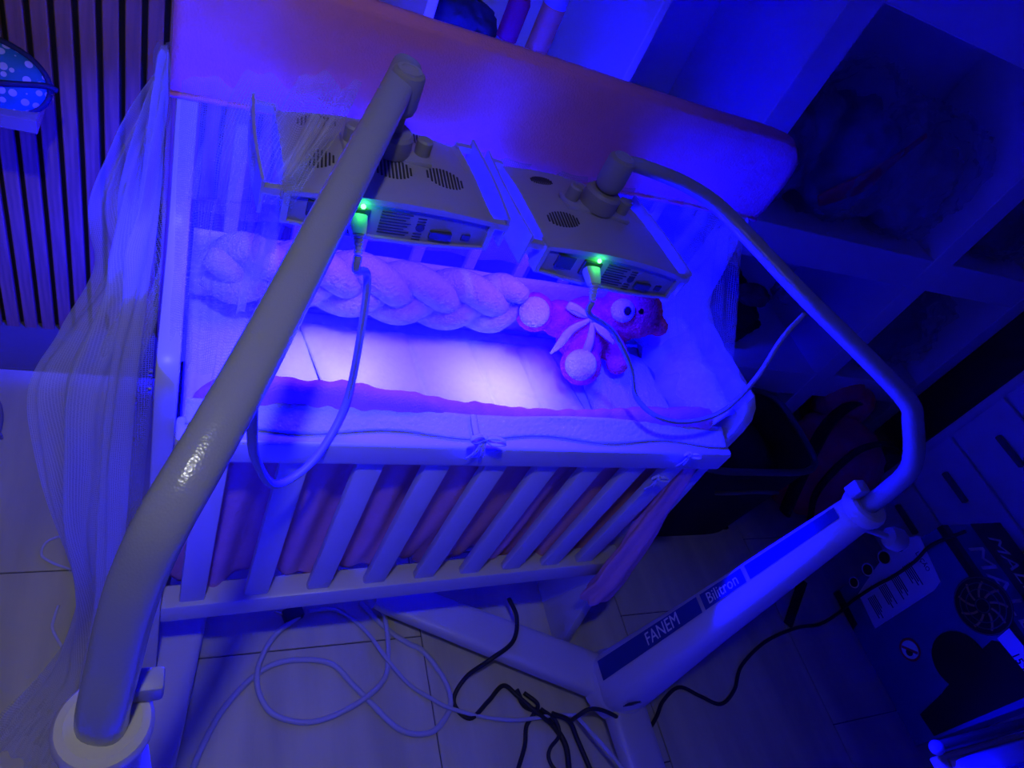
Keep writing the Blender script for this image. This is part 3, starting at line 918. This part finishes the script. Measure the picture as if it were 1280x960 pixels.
    bm = bmesh.new(); bmesh.ops.create_icosphere(bm, subdivisions=2, radius=.0034, matrix=Matrix.Translation(lp)); obj('indicator_light', bm, green_led, hd, smooth=True, label='lit green indicator light')
    g = light(light_name + '_glow', 'POINT', M @ Vector((xl + .004, front_y(xl) - .011, -.0135)), .016, (.05, 1.0, .12), shadow_soft_size=.003)
    attach(g, parent, Matrix.Translation(g.location))
    # plug with ridged strain relief
    P0 = M @ Vector((xl, front_y(xl) - .004, -.033)); P1 = M @ Vector((xl, front_y(xl) - .030, -.042)); P2 = M @ Vector((xl + .002, front_y(xl) - .044, -.062))
    pg = obj('plug', add_tube(bmesh.new(), smooth_path([P0, P0.lerp(P1, .6), P1], 5), lambda t: .013 - .004 * t, 12, ex=4, flat=.75), grey_cable, hd, smooth='auto')
    bm = bmesh.new()
    for k in range(5):
        c = P1.lerp(P2, k / 5); dd = (P2 - P1).normalized()
        add_lathe(bm, [(.0045, -.003), (.0075 - k * .0005, -.0015), (.0075 - k * .0005, .0015), (.0045, .003)], Matrix.Translation(c) @ dd.to_track_quat('Z', 'Y').to_matrix().to_4x4(), 12)
    obj('strain_relief', bm, grey_cable, hd, smooth='auto')
    # side guards standing off both flanks
    for s in (-1, 1):
        def guard(u, v):
            y = lerp(-d * .98, d * .98, u); x = s * (w + .024 + .004 * math.cos(u * PI - PI / 2))
            z = lerp(-.010, -.058 + .0 * u, v) - .012 * (1 - u) * 0
            return M @ Vector((x, y, z))
        gd = obj('side_guard', sheet(guard, 16, 3, .004, uv=False), white_plastic, hd, smooth='auto')
        for yy in (-d * .93, d * .93):
            bm = bmesh.new(); add_box(bm, (min(s * w * .97, s * (w + .026)), yy - .006, -.030), (max(s * w * .97, s * (w + .026)), yy + .006, -.020), M)
            obj('guard_arm', bm, white_plastic, gd)
    a = light(light_name, 'AREA', M @ Vector((0, 0, -.069)), LED_POWER, LED_COL, shape='RECTANGLE', size=W * .62, size_y=D * .55, spread=math.radians(146))
    a.rotation_euler = M.to_euler()
    attach(a, parent, Matrix.Translation(a.location) @ a.rotation_euler.to_matrix().to_4x4())
    a = light(light_name + '_added_pool', 'AREA', M @ Vector((0, -.030, -.0692)), BEAM_POWER, BEAM_COL, shape='RECTANGLE', size=W * .55, size_y=D * .34, spread=math.radians(42))  # extra narrow light added below the blue panel to make a white pool
    a.rotation_euler = M.to_euler()
    attach(a, parent, Matrix.Translation(a.location) @ a.rotation_euler.to_matrix().to_4x4())
    return hd, M, P2
dark_cream = mat('grey-beige plastic', (.32, .31, .33), .45)

def lamp(label, col_xy, zcol, rod_pts, rod_r, headargs, cap_z, leg_dirs, name_light, words=True, col_w=(.079, .031)):
    root = thing('phototherapy_lamp', label, 'lamp', (col_xy[0], col_xy[1], 0))
    cx, cy = col_xy
    # Y base with rounded beams
    bm = bmesh.new()
    add_lathe(bm, [(.085, .034), (.095, .045), (.095, .075), (.082, .100), (.06, .108)], Matrix.Translation((cx, cy, 0)), 28)
    obj('base_boss', bm, white_paint, root, smooth='auto')
    for (dx, dy, ln) in leg_dirs:
        dv = Vector((dx, dy, 0)).normalized()
        M = basis((cx, cy, 0), dv, Vector((0, 0, 1)).cross(dv))
        secs = [(.03, .058, .095), (.25, .055, .088), (ln - .03, .046, .075), (ln, .040, .066)]
        bm = bmesh.new(); rings = []
        for (t, hw, zt) in secs:
            ring = []
            for k in range(20):
                a = 2 * PI * k / 20
                c, s = math.cos(a), math.sin(a)
                ring.append(bm.verts.new(M @ Vector((t, math.copysign(abs(c) ** .45, c) * hw, lerp(.035, zt, .5 + .5 * math.copysign(abs(s) ** .45, s))))))
            rings.append(ring)
        for A, B in zip(rings, rings[1:]):
            for k in range(20): bm.faces.new((A[k], A[(k + 1) % 20], B[(k + 1) % 20], B[k]))
        bm.faces.new(rings[0]); bm.faces.new(rings[-1])
        lg = obj('base_leg', bm, white_paint, root, smooth='auto')
        cpos = M @ Vector((ln - .05, 0, 0))
        bm = lathe([(.012, -.009), (.018, -.007), (.018, .007), (.012, .009)], Matrix.Translation((cpos.x, cpos.y, .0185)) @ Matrix.Rotation(PI / 2, 4, 'X'), 16)
        obj('caster', bm, black_rubber, lg, smooth='auto')
        obj('caster_fork', box((cpos.x - .008, cpos.y - .012, .02), (cpos.x + .008, cpos.y + .012, .045), bevel=.002), dark_plastic, lg)
    # column, tapering upward, squarish section
    a0 = math.atan2(-(CAM.y - cy), -(CAM.x - cx))
    dirv = Vector((CAM.x - cx, CAM.y - cy, 0)).normalized()
    bm = bmesh.new(); rings = []
    n = 32
    for z, r in ((.085, col_w[0]), (.12, col_w[0]), (zcol * .5, lerp(*col_w, .5)), (zcol - .01, col_w[1])):
        ring = []
        for k in range(n):
            a = 2 * PI * k / n
            c, s = math.cos(a), math.sin(a)
            ring.append(bm.verts.new(Vector((cx, cy, z)) + Vector((math.copysign(abs(c) ** .7, c) * r, math.copysign(abs(s) ** .7, s) * r, 0))))
        rings.append(ring)
    for A, B in zip(rings, rings[1:]):
        for k in range(n): bm.faces.new((A[k], A[(k + 1) % n], B[(k + 1) % n], B[k]))
    bm.faces.new(rings[0][::-1]); bm.faces.new(rings[-1])
    col = obj('column', bm, white_paint, root, smooth='auto')
    r = col_w[1]
    obj('collar', lathe([(r - .002, zcol - .026), (r + .006, zcol - .022), (r + .0095, zcol - .013), (r + .0095, zcol - .004), (r + .006, zcol + .003), (r - .001, zcol + .006), (r - .007, zcol + .004), (.012, zcol + .002)], Matrix.Translation((cx, cy, 0)), 32), white_paint, root, smooth='auto')
    rod = obj('rod', add_tube(bmesh.new(), smooth_path(rod_pts, 7), rod_r, 22, ex=2.5, flat=.86), rod_enamel, root, smooth='auto')
    hd, M, P2 = head(root, *headargs, name_light)
    hb = M @ Vector((0, 0, .03)); top_ = Vector((hb.x, hb.y, cap_z))
    jm = Matrix.Translation((hb.x, hb.y, 0))
    obj('neck', lathe([(.013, hb.z - .01), (.0135, hb.z + .004), (.012, cap_z - .055), (.012, cap_z - .03)], jm, 20), dark_cream, root, smooth='auto')
    jn = obj('joint', lathe([(.013, cap_z - .060), (.020, cap_z - .054), (.0225, cap_z - .045), (.0225, cap_z - .006), (.021, cap_z - .002), (.018, cap_z)], jm, 26), dark_cream, root, smooth='auto')
    obj('joint_cap', lathe([(.0165, cap_z - .001), (.016, cap_z + .0025), (.011, cap_z + .003), (.0105, cap_z + .0015)], jm, 26), white_plastic, jn, smooth='auto')
    return root, col, M, P2

CX, CY = 1.122, -.212
rp = [Vector((CX, CY, .97)), Vector((CX, CY, 1.06)), Vector((CX - .002, CY + .012, 1.12)), HZ(1141, 528, 1.176), HZ(1133, 500, 1.198), HZ(1080, 444, 1.213), HZ(1005, 370, 1.230), HZ(940, 301, 1.248), HZ(898, 258, 1.262), HZ(860, 232, 1.272), HZ(815, 213, 1.279), HZ(787, 205, 1.280), Vector((.604, .232, 1.280))]
lampR, colR, MR, PR = lamp('cream phototherapy lamp on a blue-labelled column beside the far end of the crib', (CX, CY), 1.005, rp, lambda t: lerp(.0200, .0115, min(1, t * 1.05) ** .8),
     ((.586, .226, 1.214), .03, -.068, .075, .262, .240, ((-.62, -.45, .027, .021), (-.52, .62, .020, .013))), 1.308, ((-.89, .45, .69), (.02, -1, .50)), 'blue_lamp_light')
LX, LY = -.045, -.412
rl = [Vector((LX, LY, .985)), Vector((LX, LY, 1.03)), HZ(144, 825, 1.09), HZ(157, 770, 1.14), HZ(176, 714, 1.185), HZ(206, 650, 1.225), HZ(255, 565, 1.25), HZ(330, 430, 1.275), HZ(420, 257, 1.305), HZ(494, 115, 1.33), HZ(508, 85, 1.335)]
lampL, colL, ML, PL = lamp('cream phototherapy lamp whose thick speckled rod rises beside the netted end of the crib', (LX, LY), 1.00, rl, lambda t: lerp(.0205, .0200, t),
     ((.232, .223, 1.236), .035, -.036, -.006, .28, .214, ((-.72, -.38, .026, .022), (.0, -.42, .028, .024), (.56, -.36, .029, .023), (.42, .66, .027, .018), (-.6, .66, .027, .018))), 1.352, ((.17, .9, .66), (.35, -.9, .5)), 'blue_lamp_light')

# lock lever and knob at each collar
for root, (cx, cy), z in ((lampR, (CX, CY), 1.005), (lampL, (LX, LY), 1.0)):
    if root is lampR:
        obj('lock_clip', box((cx - .045, cy + .008, z + .004), (cx - .018, cy + .034, z + .034), bevel=.004), white_plastic, root, smooth='auto')
        bm = bmesh.new(); add_lathe(bm, [(.006, 0), (.006, .05), (.018, .055), (.022, .065), (.022, .078), (.016, .088)], Matrix.Translation((cx + .03, cy - .02, z - .05)) @ Matrix.Rotation(PI / 2, 4, 'Y') @ Matrix.Rotation(.35, 4, 'X'), 20)
        obj('lock_knob', bm, white_plastic, root, smooth='auto')
    else:
        obj('lock_clip', box((cx + .018, cy + .012, z + .004), (cx + .046, cy + .034, z + .036), bevel=.004), white_plastic, root, smooth='auto')

# labels up the right column: on the face turned to the crib side
def col_face(z, side, zc=1.005):
    # point on the column outline in direction side (unit xy) at height z
    r = lerp(.075, .046, min(1, max(0, (z - .12) / (zc - .13))))
    return Vector((CX, CY, z)) + Vector((side[0] * r, side[1] * r, 0))
def label_strip(z0, z1, ysh0, ysh1, m, name, off):
    bm = bmesh.new()
    q = []
    for z, s in ((z0, 0), (z1, 1)):
        r = lerp(.079, .031, min(1, (z - .12) / .875))
        for yy in (ysh0, ysh1):
            q.append(Vector((CX - r - off, CY + r * yy, z)))
    vs_ = [bm.verts.new(p) for p in (q[0], q[1], q[3], q[2])]
    bm.faces.new(vs_)
    bmesh.ops.solidify(bm, geom=bm.faces[:], thickness=.0006)
    return obj(name, bm, m, colR)
for z0, z1, w_ in ((.13, .555, 'FANEM'), (.567, .705, 'Bilitron'), (.717, .965, None)):
    st = label_strip(z0, z1, -.05, .60, label_blue, 'label_strip', .0010)
    if w_:
        za = (z0 + z1) / 2 + (.07 if w_ == 'FANEM' else 0)
        r = lerp(.079, .031, (za - .12) / .875)
        sl_ = (.079 - .031) / .875
        Mx = basis((CX - r - .0022, CY + r * .27, za), Vector((sl_, 0, 1)), (0, 1, 0))
        # letters read upward along the column
        obj('lettering', text_bm(w_, .042 if w_ == 'FANEM' else .034, Mx, 'CENTER', spacing=1.02), label_white, st, label='pale raised lettering')
sp_ = lerp(.075, .046, 0)
bm = bmesh.new()
for k in range(3): add_box(bm, (CX - .075 * .72 - .001, CY - .0775 + .001, .145 + k * .010), (CX - .015 + .01 * (k % 2), CY - .0745, .150 + k * .010))
obj('rating_print', bm, ink, colR)

# ------------------------------------------------------------------ cables
def hang(p, q, sag, n=24, bias=0.0):
    pts = []
    for k in range(n + 1):
        t = k / n
        pts.append(p.lerp(q, t) + Vector((0, 0, -sag * 4 * t * (1 - t) * (1 + bias * (t - .5)))))
    return pts
a = PL; b = HZ(318, 470, 1.245)
lows = [a, a + Vector((.002, -.005, -.02)), HY(459, 345, .10), HY(452, 410, .07), HY(432, 505, .02), HY(392, 575, -.05), HY(345, 606, -.09), HY(320, 575, -.14), HY(315, 525, -.20), b]
c = obj('power_cable', tube(lows, .0056, 10, 8), dark_grey_cable, smooth=True)
tag(c, 'grey power cable looping from the lit plug down behind the thick speckled rod', 'cable')
a = PR; b = HZ(1006, 392, 1.222)
pts = [a, a + Vector((.004, -.006, -.02)), HY(766, 415, .075), HY(788, 458, .05), HY(795, 496, .02), HY(822, 521, -.012), HY(860, 527, -.022), HY(905, 513, -.02), HY(945, 473, -.01), HY(978, 423, .01), b]
c = obj('power_cable', tube(pts, .0047, 10, 8), dark_grey_cable, smooth=True)
tag(c, 'grey power cable looping over the far end board to the slim rod', 'cable')

def floor_path(pxs, z=.006):
    out = []
    for q in pxs:
        zz = q[2] if len(q) > 2 else z
        out.append(HZ(q[0], q[1], zz))
    return out
c = obj('floor_cable', tube(floor_path([(236, 975), (252, 935), (280, 885), (322, 842), (360, 826), (412, 829), (442, 857), (462, 877), (495, 909), (523, 918), (547, 910), (563, 882), (556, 851), (530, 815), (508, 803), (482, 785), (451, 753)]), .0070, 10), grey_cable, smooth=True)
tag(c, 'pale grey cable winding in an S over the floor tiles under the crib', 'cable')
c = obj('floor_cable', tube(floor_path([(374, 770, .018), (348, 790, .016), (333, 810, .016), (322, 838, .019), (324, 867, .016), (342, 893, .008), (379, 903, .006), (414, 896, .008), (456, 873, .019), (480, 849, .018), (485, 823, .016), (484, 790, .019), (478, 760, .016)], .014), .0064, 10), grey_cable, smooth=True)
tag(c, 'pale grey cable in one closed loop on the floor beside the black plug', 'cable')
c = obj('floor_cable', tube(floor_path([(386, 764, .010), (414, 761, .006), (436, 771), (460, 792, .012), (486, 827, .022), (512, 856, .008), (539, 873, .008), (560, 884, .018), (602, 896), (647, 900, .016), (692, 894, .020), (716, 894, .03), (722, 897, .05), (745, 922, .08), (775, 956, .10), (790, 985, .1)]), .0050, 10), grey_cable, smooth=True)
tag(c, 'pale grey cable running from the black plug across to the lamp base', 'cable')
pg = thing('plug_adapter', 'black plug adapter on the floor under the crib rail', 'plug', (HZ(368, 768, 0).x, HZ(368, 768, 0).y, 0))
p = HZ(366, 768, .012)
obj('body', box((-.024, -.016, -.012), (.024, .016, .016), Matrix.Translation(p) @ Matrix.Rotation(.3, 4, 'Z'), bevel=.005), black_rubber, pg, smooth='auto')
obj('pin', tube([p + Vector((-.02, .0, .004)), p + Vector((-.045, .01, .004))], .003, 8, 2), mat('steel', (.7, .7, .7), .25, 1.0), pg)
BK = ('black power cable', 'cable')
c = obj('black_cable', tube(floor_path([(636, 748, .09), (646, 772, .095), (641, 802, .10), (612, 825, .09), (582, 847, .03), (567, 877, .006), (587, 898, .006), (610, 877, .006), (629, 857, .010), (647, 870, .010), (668, 888, .024), (690, 905, .014)]), .0058, 10), black_rubber, smooth=True)
tag(c, 'black cable draped over the low base beam and looping on the floor', 'cable')
for k, (pts, r, lab) in enumerate((
        ([(645, 862, .008), (656, 882, .006), (675, 891, .008), (694, 910, .006), (707, 932), (711, 960), (712, 985)], .0075, 'thickest black cable in the bundle by the lamp base'),
        ([(655, 866, .008), (672, 880, .018), (667, 893, .016), (658, 908), (656, 932), (648, 960), (640, 985)], .0055, 'black cable bending straight away from the bundle by the lamp base'),
        ([(676, 886, .022), (694, 900, .020), (699, 919, .018), (688, 935, .012), (686, 948), (694, 962), (712, 972, .018)], .005, 'black cable curling in a small loop at the bundle by the lamp base'),
        ([(690, 892, .026), (711, 901, .022), (722, 925), (737, 960), (748, 985)], .0065, 'black cable leaving the bundle along the front base beam'))):
    tag(obj('black_cable', tube(floor_path(pts, .007), r, 10), black_rubber, smooth=True), lab, 'cable')
c = obj('black_cable', tube(floor_path([(715, 900, .05), (722, 895, .085), (735, 887, .104), (750, 887, .108), (769, 895, .09), (787, 908, .03), (806, 916, .006), (820, 897), (829, 876), (849, 859), (875, 870), (901, 880), (918, 862), (927, 832), (957, 802), (995, 785), (1025, 780), (1050, 765)]) +
          [Vector((FX - .008, *on_face(1066, 752))), Vector((FX - .008, *on_face(1093, 734))), Vector((FX - .008, *on_face(1119, 720))), Vector((FX - .008, *on_face(1145, 702))), Vector((FX - .008, *on_face(1167, 681))), Vector((FX - .008, *on_face(1209, 664)))], .0055, 10), black_rubber, smooth=True)
tag(c, 'long black cable snaking over the floor and up the fan box', 'cable')
c = obj('floor_cable', tube(floor_path([(762, 906, .016), (787, 920, .020), (800, 922, .018), (803, 932, .014), (807, 960, .006), (806, 990)]), .0048, 10), grey_cable, smooth=True)
tag(c, 'short pale cable behind the front base beam beside the column', 'cable')
strap = thing('black_strap', 'flat black strap end lying on the floor between column and fan box', 'strap', (HZ(995, 765).x, HZ(995, 765).y, 0))
q0, q1 = HZ(1003, 726), HZ(984, 782)
dv = (q1 - q0).normalized(); sv = dv.cross(Vector((0, 0, 1)))
obj('band', prism([((q0 + sv * .018).x, (q0 + sv * .018).y), ((q1 + sv * .016).x, (q1 + sv * .016).y), ((q1 - sv * .016).x, (q1 - sv * .016).y), ((q0 - sv * .018).x, (q0 - sv * .018).y)], .001, .006, 'XY', bevel=.001), black_fabric, strap)
c = obj('white_string', tube(floor_path([(92, 668), (70, 672), (56, 680), (52, 694), (67, 704), (88, 712)], .004), .003, 8), white_cloth, smooth=True)
tag(c, 'white string looped on the tiles at the edge of the net', 'string')
c = obj('white_string', tube(floor_path([(73, 757), (67, 775), (66, 787), (77, 808)], .004), .003, 8), white_cloth, smooth=True)
tag(c, 'short white string end lower down at the edge of the net', 'string')

# ------------------------------------------------------------------ mosquito net
mn = thing('mosquito_net', 'white tulle mosquito net draped over the crib and trailing to the floor', 'net', (-.1, .3, 0))
# hanging fall outside the near end board: rows from the back post down to the floor
right = [Vector((-.045, .350, 1.235)), Vector((-.045, .350, 1.18)), Vector((-.044, .35, 1.10)), Vector((-.046, .32, .99)), Vector((-.050, .20, .96)), Vector((-.055, .09, .90)), Vector((-.060, .05, .74)), Vector((-.065, .02, .55)), Vector((-.075, -.03, .35)), Vector((-.085, -.08, .15)), Vector((-.095, -.14, .03)), Vector((-.10, -.22, .006))]
left_px = [((226, 68), .385), ((190, 94), .385), ((152, 165), .385), ((121, 240), .37), ((132, 325), .35), ((84, 408), .27), ((50, 480), .19), ((56, 590), .13), ((84, 695), .10), ((86, 772), .085)]
left = [HY(a[0], a[1], y) for a, y in left_px] + [HZ(52, 838, .012), HZ(-40, 945, .006)]
left[0] = Vector((-.050, .365, 1.238))
def smooth_poly(pl, t):
    n = len(pl) - 1; x = min(max(t, 0), .99999) * n; i = int(x); f = x - i
    p0 = pl[max(i - 1, 0)]; p1 = pl[i]; p2 = pl[i + 1]; p3 = pl[min(i + 2, n)]
    return .5 * ((2 * p1) + (-p0 + p2) * f + (2 * p0 - 5 * p1 + 4 * p2 - p3) * f * f + (-p0 + 3 * p1 - 3 * p2 + p3) * f ** 3)
def fall(layer):
    def fn(u, v):
        R_ = smooth_poly(right, v); L_ = smooth_poly(left, v)
        p = R_.lerp(L_, u)
        span = (L_ - R_); n = span.cross(Vector((0, 0, 1))); n = n.normalized() if n.length > 1e-5 else Vector((0, 1, 0))
        amp = .004 + .020 * min(1, v * 3) * (1 - .5 * v)
        f = math.sin(u * 15 + 3.2 * math.sin(v * 4 + layer) + layer * 1.7 + 1.5 * nz((u * 2, v * 3, layer), 1, 8)) + .45 * math.sin(u * 39 - v * 9 + layer * 3 + 2 * nz((u * 3, v * 5, layer), 1, 4)) + 1.3 * nz((u * 3.5, v * 8, layer), 1, 3)
        p = p + n * amp * f * min(1, u * 6)
        p.z += .006 * nz((u * 6, v * 9, layer), 1, 5) * (1 - v)
        if layer: p = p + n * .03 * min(1, v * 3)
        p.z = max(p.z, .004 + .006 * abs(math.sin(u * 30 + v * 20)))
        p.x = min(p.x, -.037)
        return p
    return fn
obj('side_fall', sheet(fall(0), 90, 150), net_soft, mn, smooth=True)
obj('side_fall', sheet(fall(1), 70, 120), net_thin, mn, smooth=True)
# swag from the back rail over the near lamp head to the near end board
A = [Vector((-.028, .346, 1.20)), Vector((.06, .346, 1.20)), Vector((.135, .346, 1.21)), Vector((.205, .345, 1.262))]
B_px = [((440, 140), .345, 1), ((425, 165), 1.262, 2), ((395, 210), 1.262, 2), ((365, 262), 1.20, 2), ((340, 330), 1.08, 2), ((318, 420), .955, 2), ((300, 500), .925, 2)]
edge = [A[-1]] + [H(q[0], q[1], ax, val) for q, val, ax in B_px[1:]]
base = [Vector((-.026, .346, 1.20)), Vector((-.026, .345, 1.16)), Vector((-.026, .34, 1.09)), Vector((-.024, .31, 1.03)), Vector((-.020, .21, .994)), Vector((-.020, .12, .990)), Vector((-.016, .045, .975))]
def swag(u, v):
    L_ = smooth_poly(base, v); R_ = smooth_poly(edge, v)
    p = L_.lerp(R_, u)
    n = (R_ - L_).cross(smooth_poly(edge, min(1, v + .02)) - smooth_poly(edge, max(0, v - .02)))
    n = n.normalized() if n.length > 1e-7 else Vector((0, 0, 1))
    if n.z < 0: n = -n
    w = math.sin(u * PI) ** .8
    p = p + n * (.006 + .010 * (math.sin(u * 19 + v * 5) + .6 * math.sin(u * 41 - v * 6))) * min(1, u * 5) * (1 if u < .95 else (1 - u) * 20)
    p.z -= .02 * w * math.sin(v * PI) * .0
    return p
obj('swag', sheet(swag, 70, 70), net_thin, mn, smooth=True)
# gathers bunched along the swag's free edge
for k in range(4):
    pts = [smooth_poly(edge, t) .lerp(smooth_poly(base, t), .05 + .05 * k + .03 * math.sin(t * 5 + k)) + Vector((0, 0, .006 + .003 * math.sin(t * 17 + k * 2))) for t in [.15 + .80 * j / 16 for j in range(11 + k)]]
    def pleat(u, v, pts=pts):
        p = smooth_poly(pts, u); return p + Vector((.012, .004, .004)) * (v - .5) + Vector((0, 0, .006 * math.sin(v * PI)))
    obj('gather', sheet(pleat, 40, 5), net_soft, mn, smooth=True)
# back curtain below the pink cover
def back_fall(u, v):
    x = lerp(.0, .995, u); z = lerp(1.195, .98, v)
    y = .353 + .005 * math.sin(u * 60 + 2 * math.sin(v * 3)) + .005 * nz((u * 14, v * 4, 0), 1, 2) - .0
    return Vector((x, y, z))
obj('back_fall', sheet(back_fall, 120, 16), net_thin, mn, smooth=True)
# far end: net lying over the end board and the back corner
def far_fall(u, v):
    y = lerp(.335, .035, u)
    zt = lerp(1.20, 1.0, min(1, u * 5)) - .01 * u
    zt = 1.20 if u < .06 else max(1.0, 1.2 - (u - .06) * 1.6)
    z = lerp(zt, .84, v)
    x = lerp(.998, .938, v) - .008 * math.sin(u * 24 + 2 * v) - .006 * nz((u * 7, v * 5, 0), 1, 6)
    return Vector((min(x, .999), y, z))
obj('far_fall', sheet(far_fall, 60, 30), net_soft, mn, smooth=True)
def far_swag(u, v):
    # taut piece from the pink cover's far half down to the end board
    t0 = Vector((lerp(.84, .995, u), .345, 1.20)); t1 = Vector((lerp(.93, .990, u), lerp(.20, .05, u * .6), lerp(.93, 1.0, u)))
    p = t0.lerp(t1, v)
    p.z -= .05 * math.sin(v * PI) * (1 - u)
    return p + Vector((0, .004 * math.sin(u * 30 + v * 3), .006 * math.sin(u * 37 - v * 4) * math.sin(v * PI)))
obj('far_swag', sheet(far_swag, 50, 30), net_thin, mn, smooth=True)

# ------------------------------------------------------------------ things at the edges of the room
# wall shelf with a spotted pouch
ws_ = thing('wall_shelf', 'small white glossy wall shelf on the slatted wall', 'shelf', (-.38, .9, .79))
gl = mat('glossy brown-white shelf', (.34, .26, .14), .12, coat=.6)
obj('board', box((-.62, .80, .765), (-.285, .976, .795), bevel=.002), gl, ws_)
obj('bracket', box((-.60, .93, .70), (-.58, .976, .765), bevel=.002), white_paint, ws_)
obj('bracket', box((-.33, .93, .70), (-.31, .976, .765), bevel=.002), white_paint, ws_)
def dots_mat():
    m, nt, b = new_mat('blue spotted cloth')
    tc = nt.nodes.new('ShaderNodeTexCoord'); vo = nt.nodes.new('ShaderNodeTexVoronoi')
    vo.inputs['Scale'].default_value = 52; vo.inputs['Randomness'].default_value = .35
    nt.links.new(tc.outputs['Object'], vo.inputs['Vector'])
    rp_ = nt.nodes.new('ShaderNodeValToRGB'); rp_.color_ramp.interpolation = 'CONSTANT'
    rp_.color_ramp.elements[0].color = (.6, .6, .45, 1); rp_.color_ramp.elements[1].color = (.015, .20, .20, 1); rp_.color_ramp.elements[1].position = .36
    nt.links.new(vo.outputs['Distance'], rp_.inputs['Fac']); nt.links.new(rp_.outputs[0], b.inputs['Base Color'])
    b.inputs['Roughness'].default_value = .7
    return m
pc = thing('spotted_pouch', 'blue zipped pouch with white dots and navy trim on the wall shelf', 'pouch', (-.38, .87, .796))
pcx, pcy, pcz = -.375, .862, .80
def lens(u, v):
    a = 2 * PI * u; r = v
    x = r * .105 * math.cos(a); z = r * .060 * math.sin(a)
    return Vector((pcx + x, pcy, pcz + .055 + z))
navy_trim = mat('navy trim', (.012, .014, .05), .7)
tiltM = Matrix.Translation((pcx, pcy, .838)) @ Matrix.Rotation(-.55, 4, 'X') @ Matrix.Rotation(.12, 4, 'Y')
bm = bmesh.new(); bmesh.ops.create_icosphere(bm, subdivisions=4, radius=1)
for v_ in bm.verts:
    q = v_.co.copy(); r = math.hypot(q.x, q.z)
    v_.co = tiltM @ Vector((q.x * .105, q.y * (.026 + .006 * nz(q, 2, 3)), q.z * .066 + .004 * nz(q, 1.5, 8)))
obj('body', bm, dots_mat(), pc, smooth=True)
obj('piping', add_tube(bmesh.new(), [tiltM @ Vector((.107 * math.cos(2 * PI * k / 40), 0, .068 * math.sin(2 * PI * k / 40))) for k in range(41)], .0065, 8), navy_trim, pc, smooth=True)
obj('zip', tube([tiltM @ Vector(q) for q in ((-.09, -.022, -.030), (-.03, -.031, -.026), (.04, -.028, -.006), (.098, -.010, .012), (.118, 0, .010))], .006, 8), navy_trim, pc, smooth=True)

# dark slipper at the edge of the picture
sp = thing('slipper', 'dark navy slipper with pale sole on the tiles by the dark floor strip', 'slipper', (-.475, .52, 0))
def sole(u, v, z0=0, h=1): 
    return None
pts = [(.045 * (1 + .18 * math.sin(a)) * math.cos(a), .125 * math.sin(a)) for a in [2 * PI * k / 32 for k in range(32)]]
sx, sy = HZ(-12, 490).x, .60
obj('sole', prism([(sx + a, sy + b) for a, b in pts], .001, .022, 'XY', bevel=.004), lilac, sp, smooth='auto')
bm = bmesh.new(); bmesh.ops.create_icosphere(bm, subdivisions=4, radius=1)
for v_ in bm.verts: v_.co = Vector((sx + v_.co.x * .047, sy - .055 + v_.co.y * .068, max(.018, .02 + v_.co.z * .055)))
obj('upper', bm, navy, sp, smooth=True)
obj('band', tube([(sx - .046, sy - .02, .03), (sx - .03, sy, .066), (sx, sy + .004, .076), (sx + .03, sy, .066), (sx + .046, sy - .02, .03)], .012, 8, flat=.4, up=(0, 1, 0)), lilac, sp, smooth=True)

# white changing table with a wrapped pack, only its corner in view
TZ = .70
tx0 = HZ(1184, 945, TZ).x; ty1 = HZ(1230, 918, TZ).y
ct = thing('changing_table', 'white changing table with grey tube rim beside the fan box', 'table', (tx0 + .4, ty1 - .25, 0))
obj('top', box((tx0 + .01, ty1 - .52, TZ - .05), (tx0 + .80, ty1 - .012, TZ - .025), bevel=.004), white_paint, ct)
obj('rim_tube', tube([(tx0 + .005, ty1, TZ - .012), (tx0 + .80, ty1, TZ - .012)], .011, 12, 2), dark_plastic, ct, smooth='auto', label='grey tube rim')
bm = bmesh.new(); bmesh.ops.create_icosphere(bm, subdivisions=3, radius=.014, matrix=Matrix.Translation((tx0, ty1, TZ - .012)))
obj('rim_end', bm, white_plastic, ct, smooth=True)
for a_, b_ in ((tx0 + .04, ty1 - .05), (tx0 + .76, ty1 - .05), (tx0 + .04, ty1 - .48), (tx0 + .76, ty1 - .48)):
    obj('leg', lathe([(.016, 0), (.018, .004), (.018, TZ - .05)], Matrix.Translation((a_, b_, 0)), 16), white_paint, ct, smooth='auto')
pk = thing('diaper_pack', 'white wrapped pack with pink and blue print lying on the changing table', 'pack', (tx0 + .4, ty1 - .2, TZ - .025))
def pack(u, v):
    x = lerp(tx0 + .03, tx0 + .70, u); y = lerp(ty1 - .022, ty1 - .42, v)
    e = (min(1, min(u, 1 - u) * 9) * min(1, min(v, 1 - v) * 9)) ** .5
    return Vector((x, y, TZ - .024 + .055 * e + .006 * nz((x * 12, y * 12, 0), 1, 3) * e))
obj('wrap', sheet(pack, 60, 40, .002), mat('white wrap', (.84, .82, .84), .35), pk, smooth=True)
def stripe(v0, v1, u0, u1, m, nm):
    obj(nm, sheet(lambda u, v: pack(lerp(u0, u1, u), lerp(v0, v1, v)) + Vector((0, 0, .0025)), 40, 6, .0005), m, pk, smooth=True)
stripe(.10, .16, .03, .97, mat('blue print', (.20, .16, .75), .4), 'blue_print')
for k in range(5): stripe(.19, .24, .16 + k * .12, .16 + k * .12 + .06, mat('pink print', (.70, .20, .40), .4), 'pink_print')
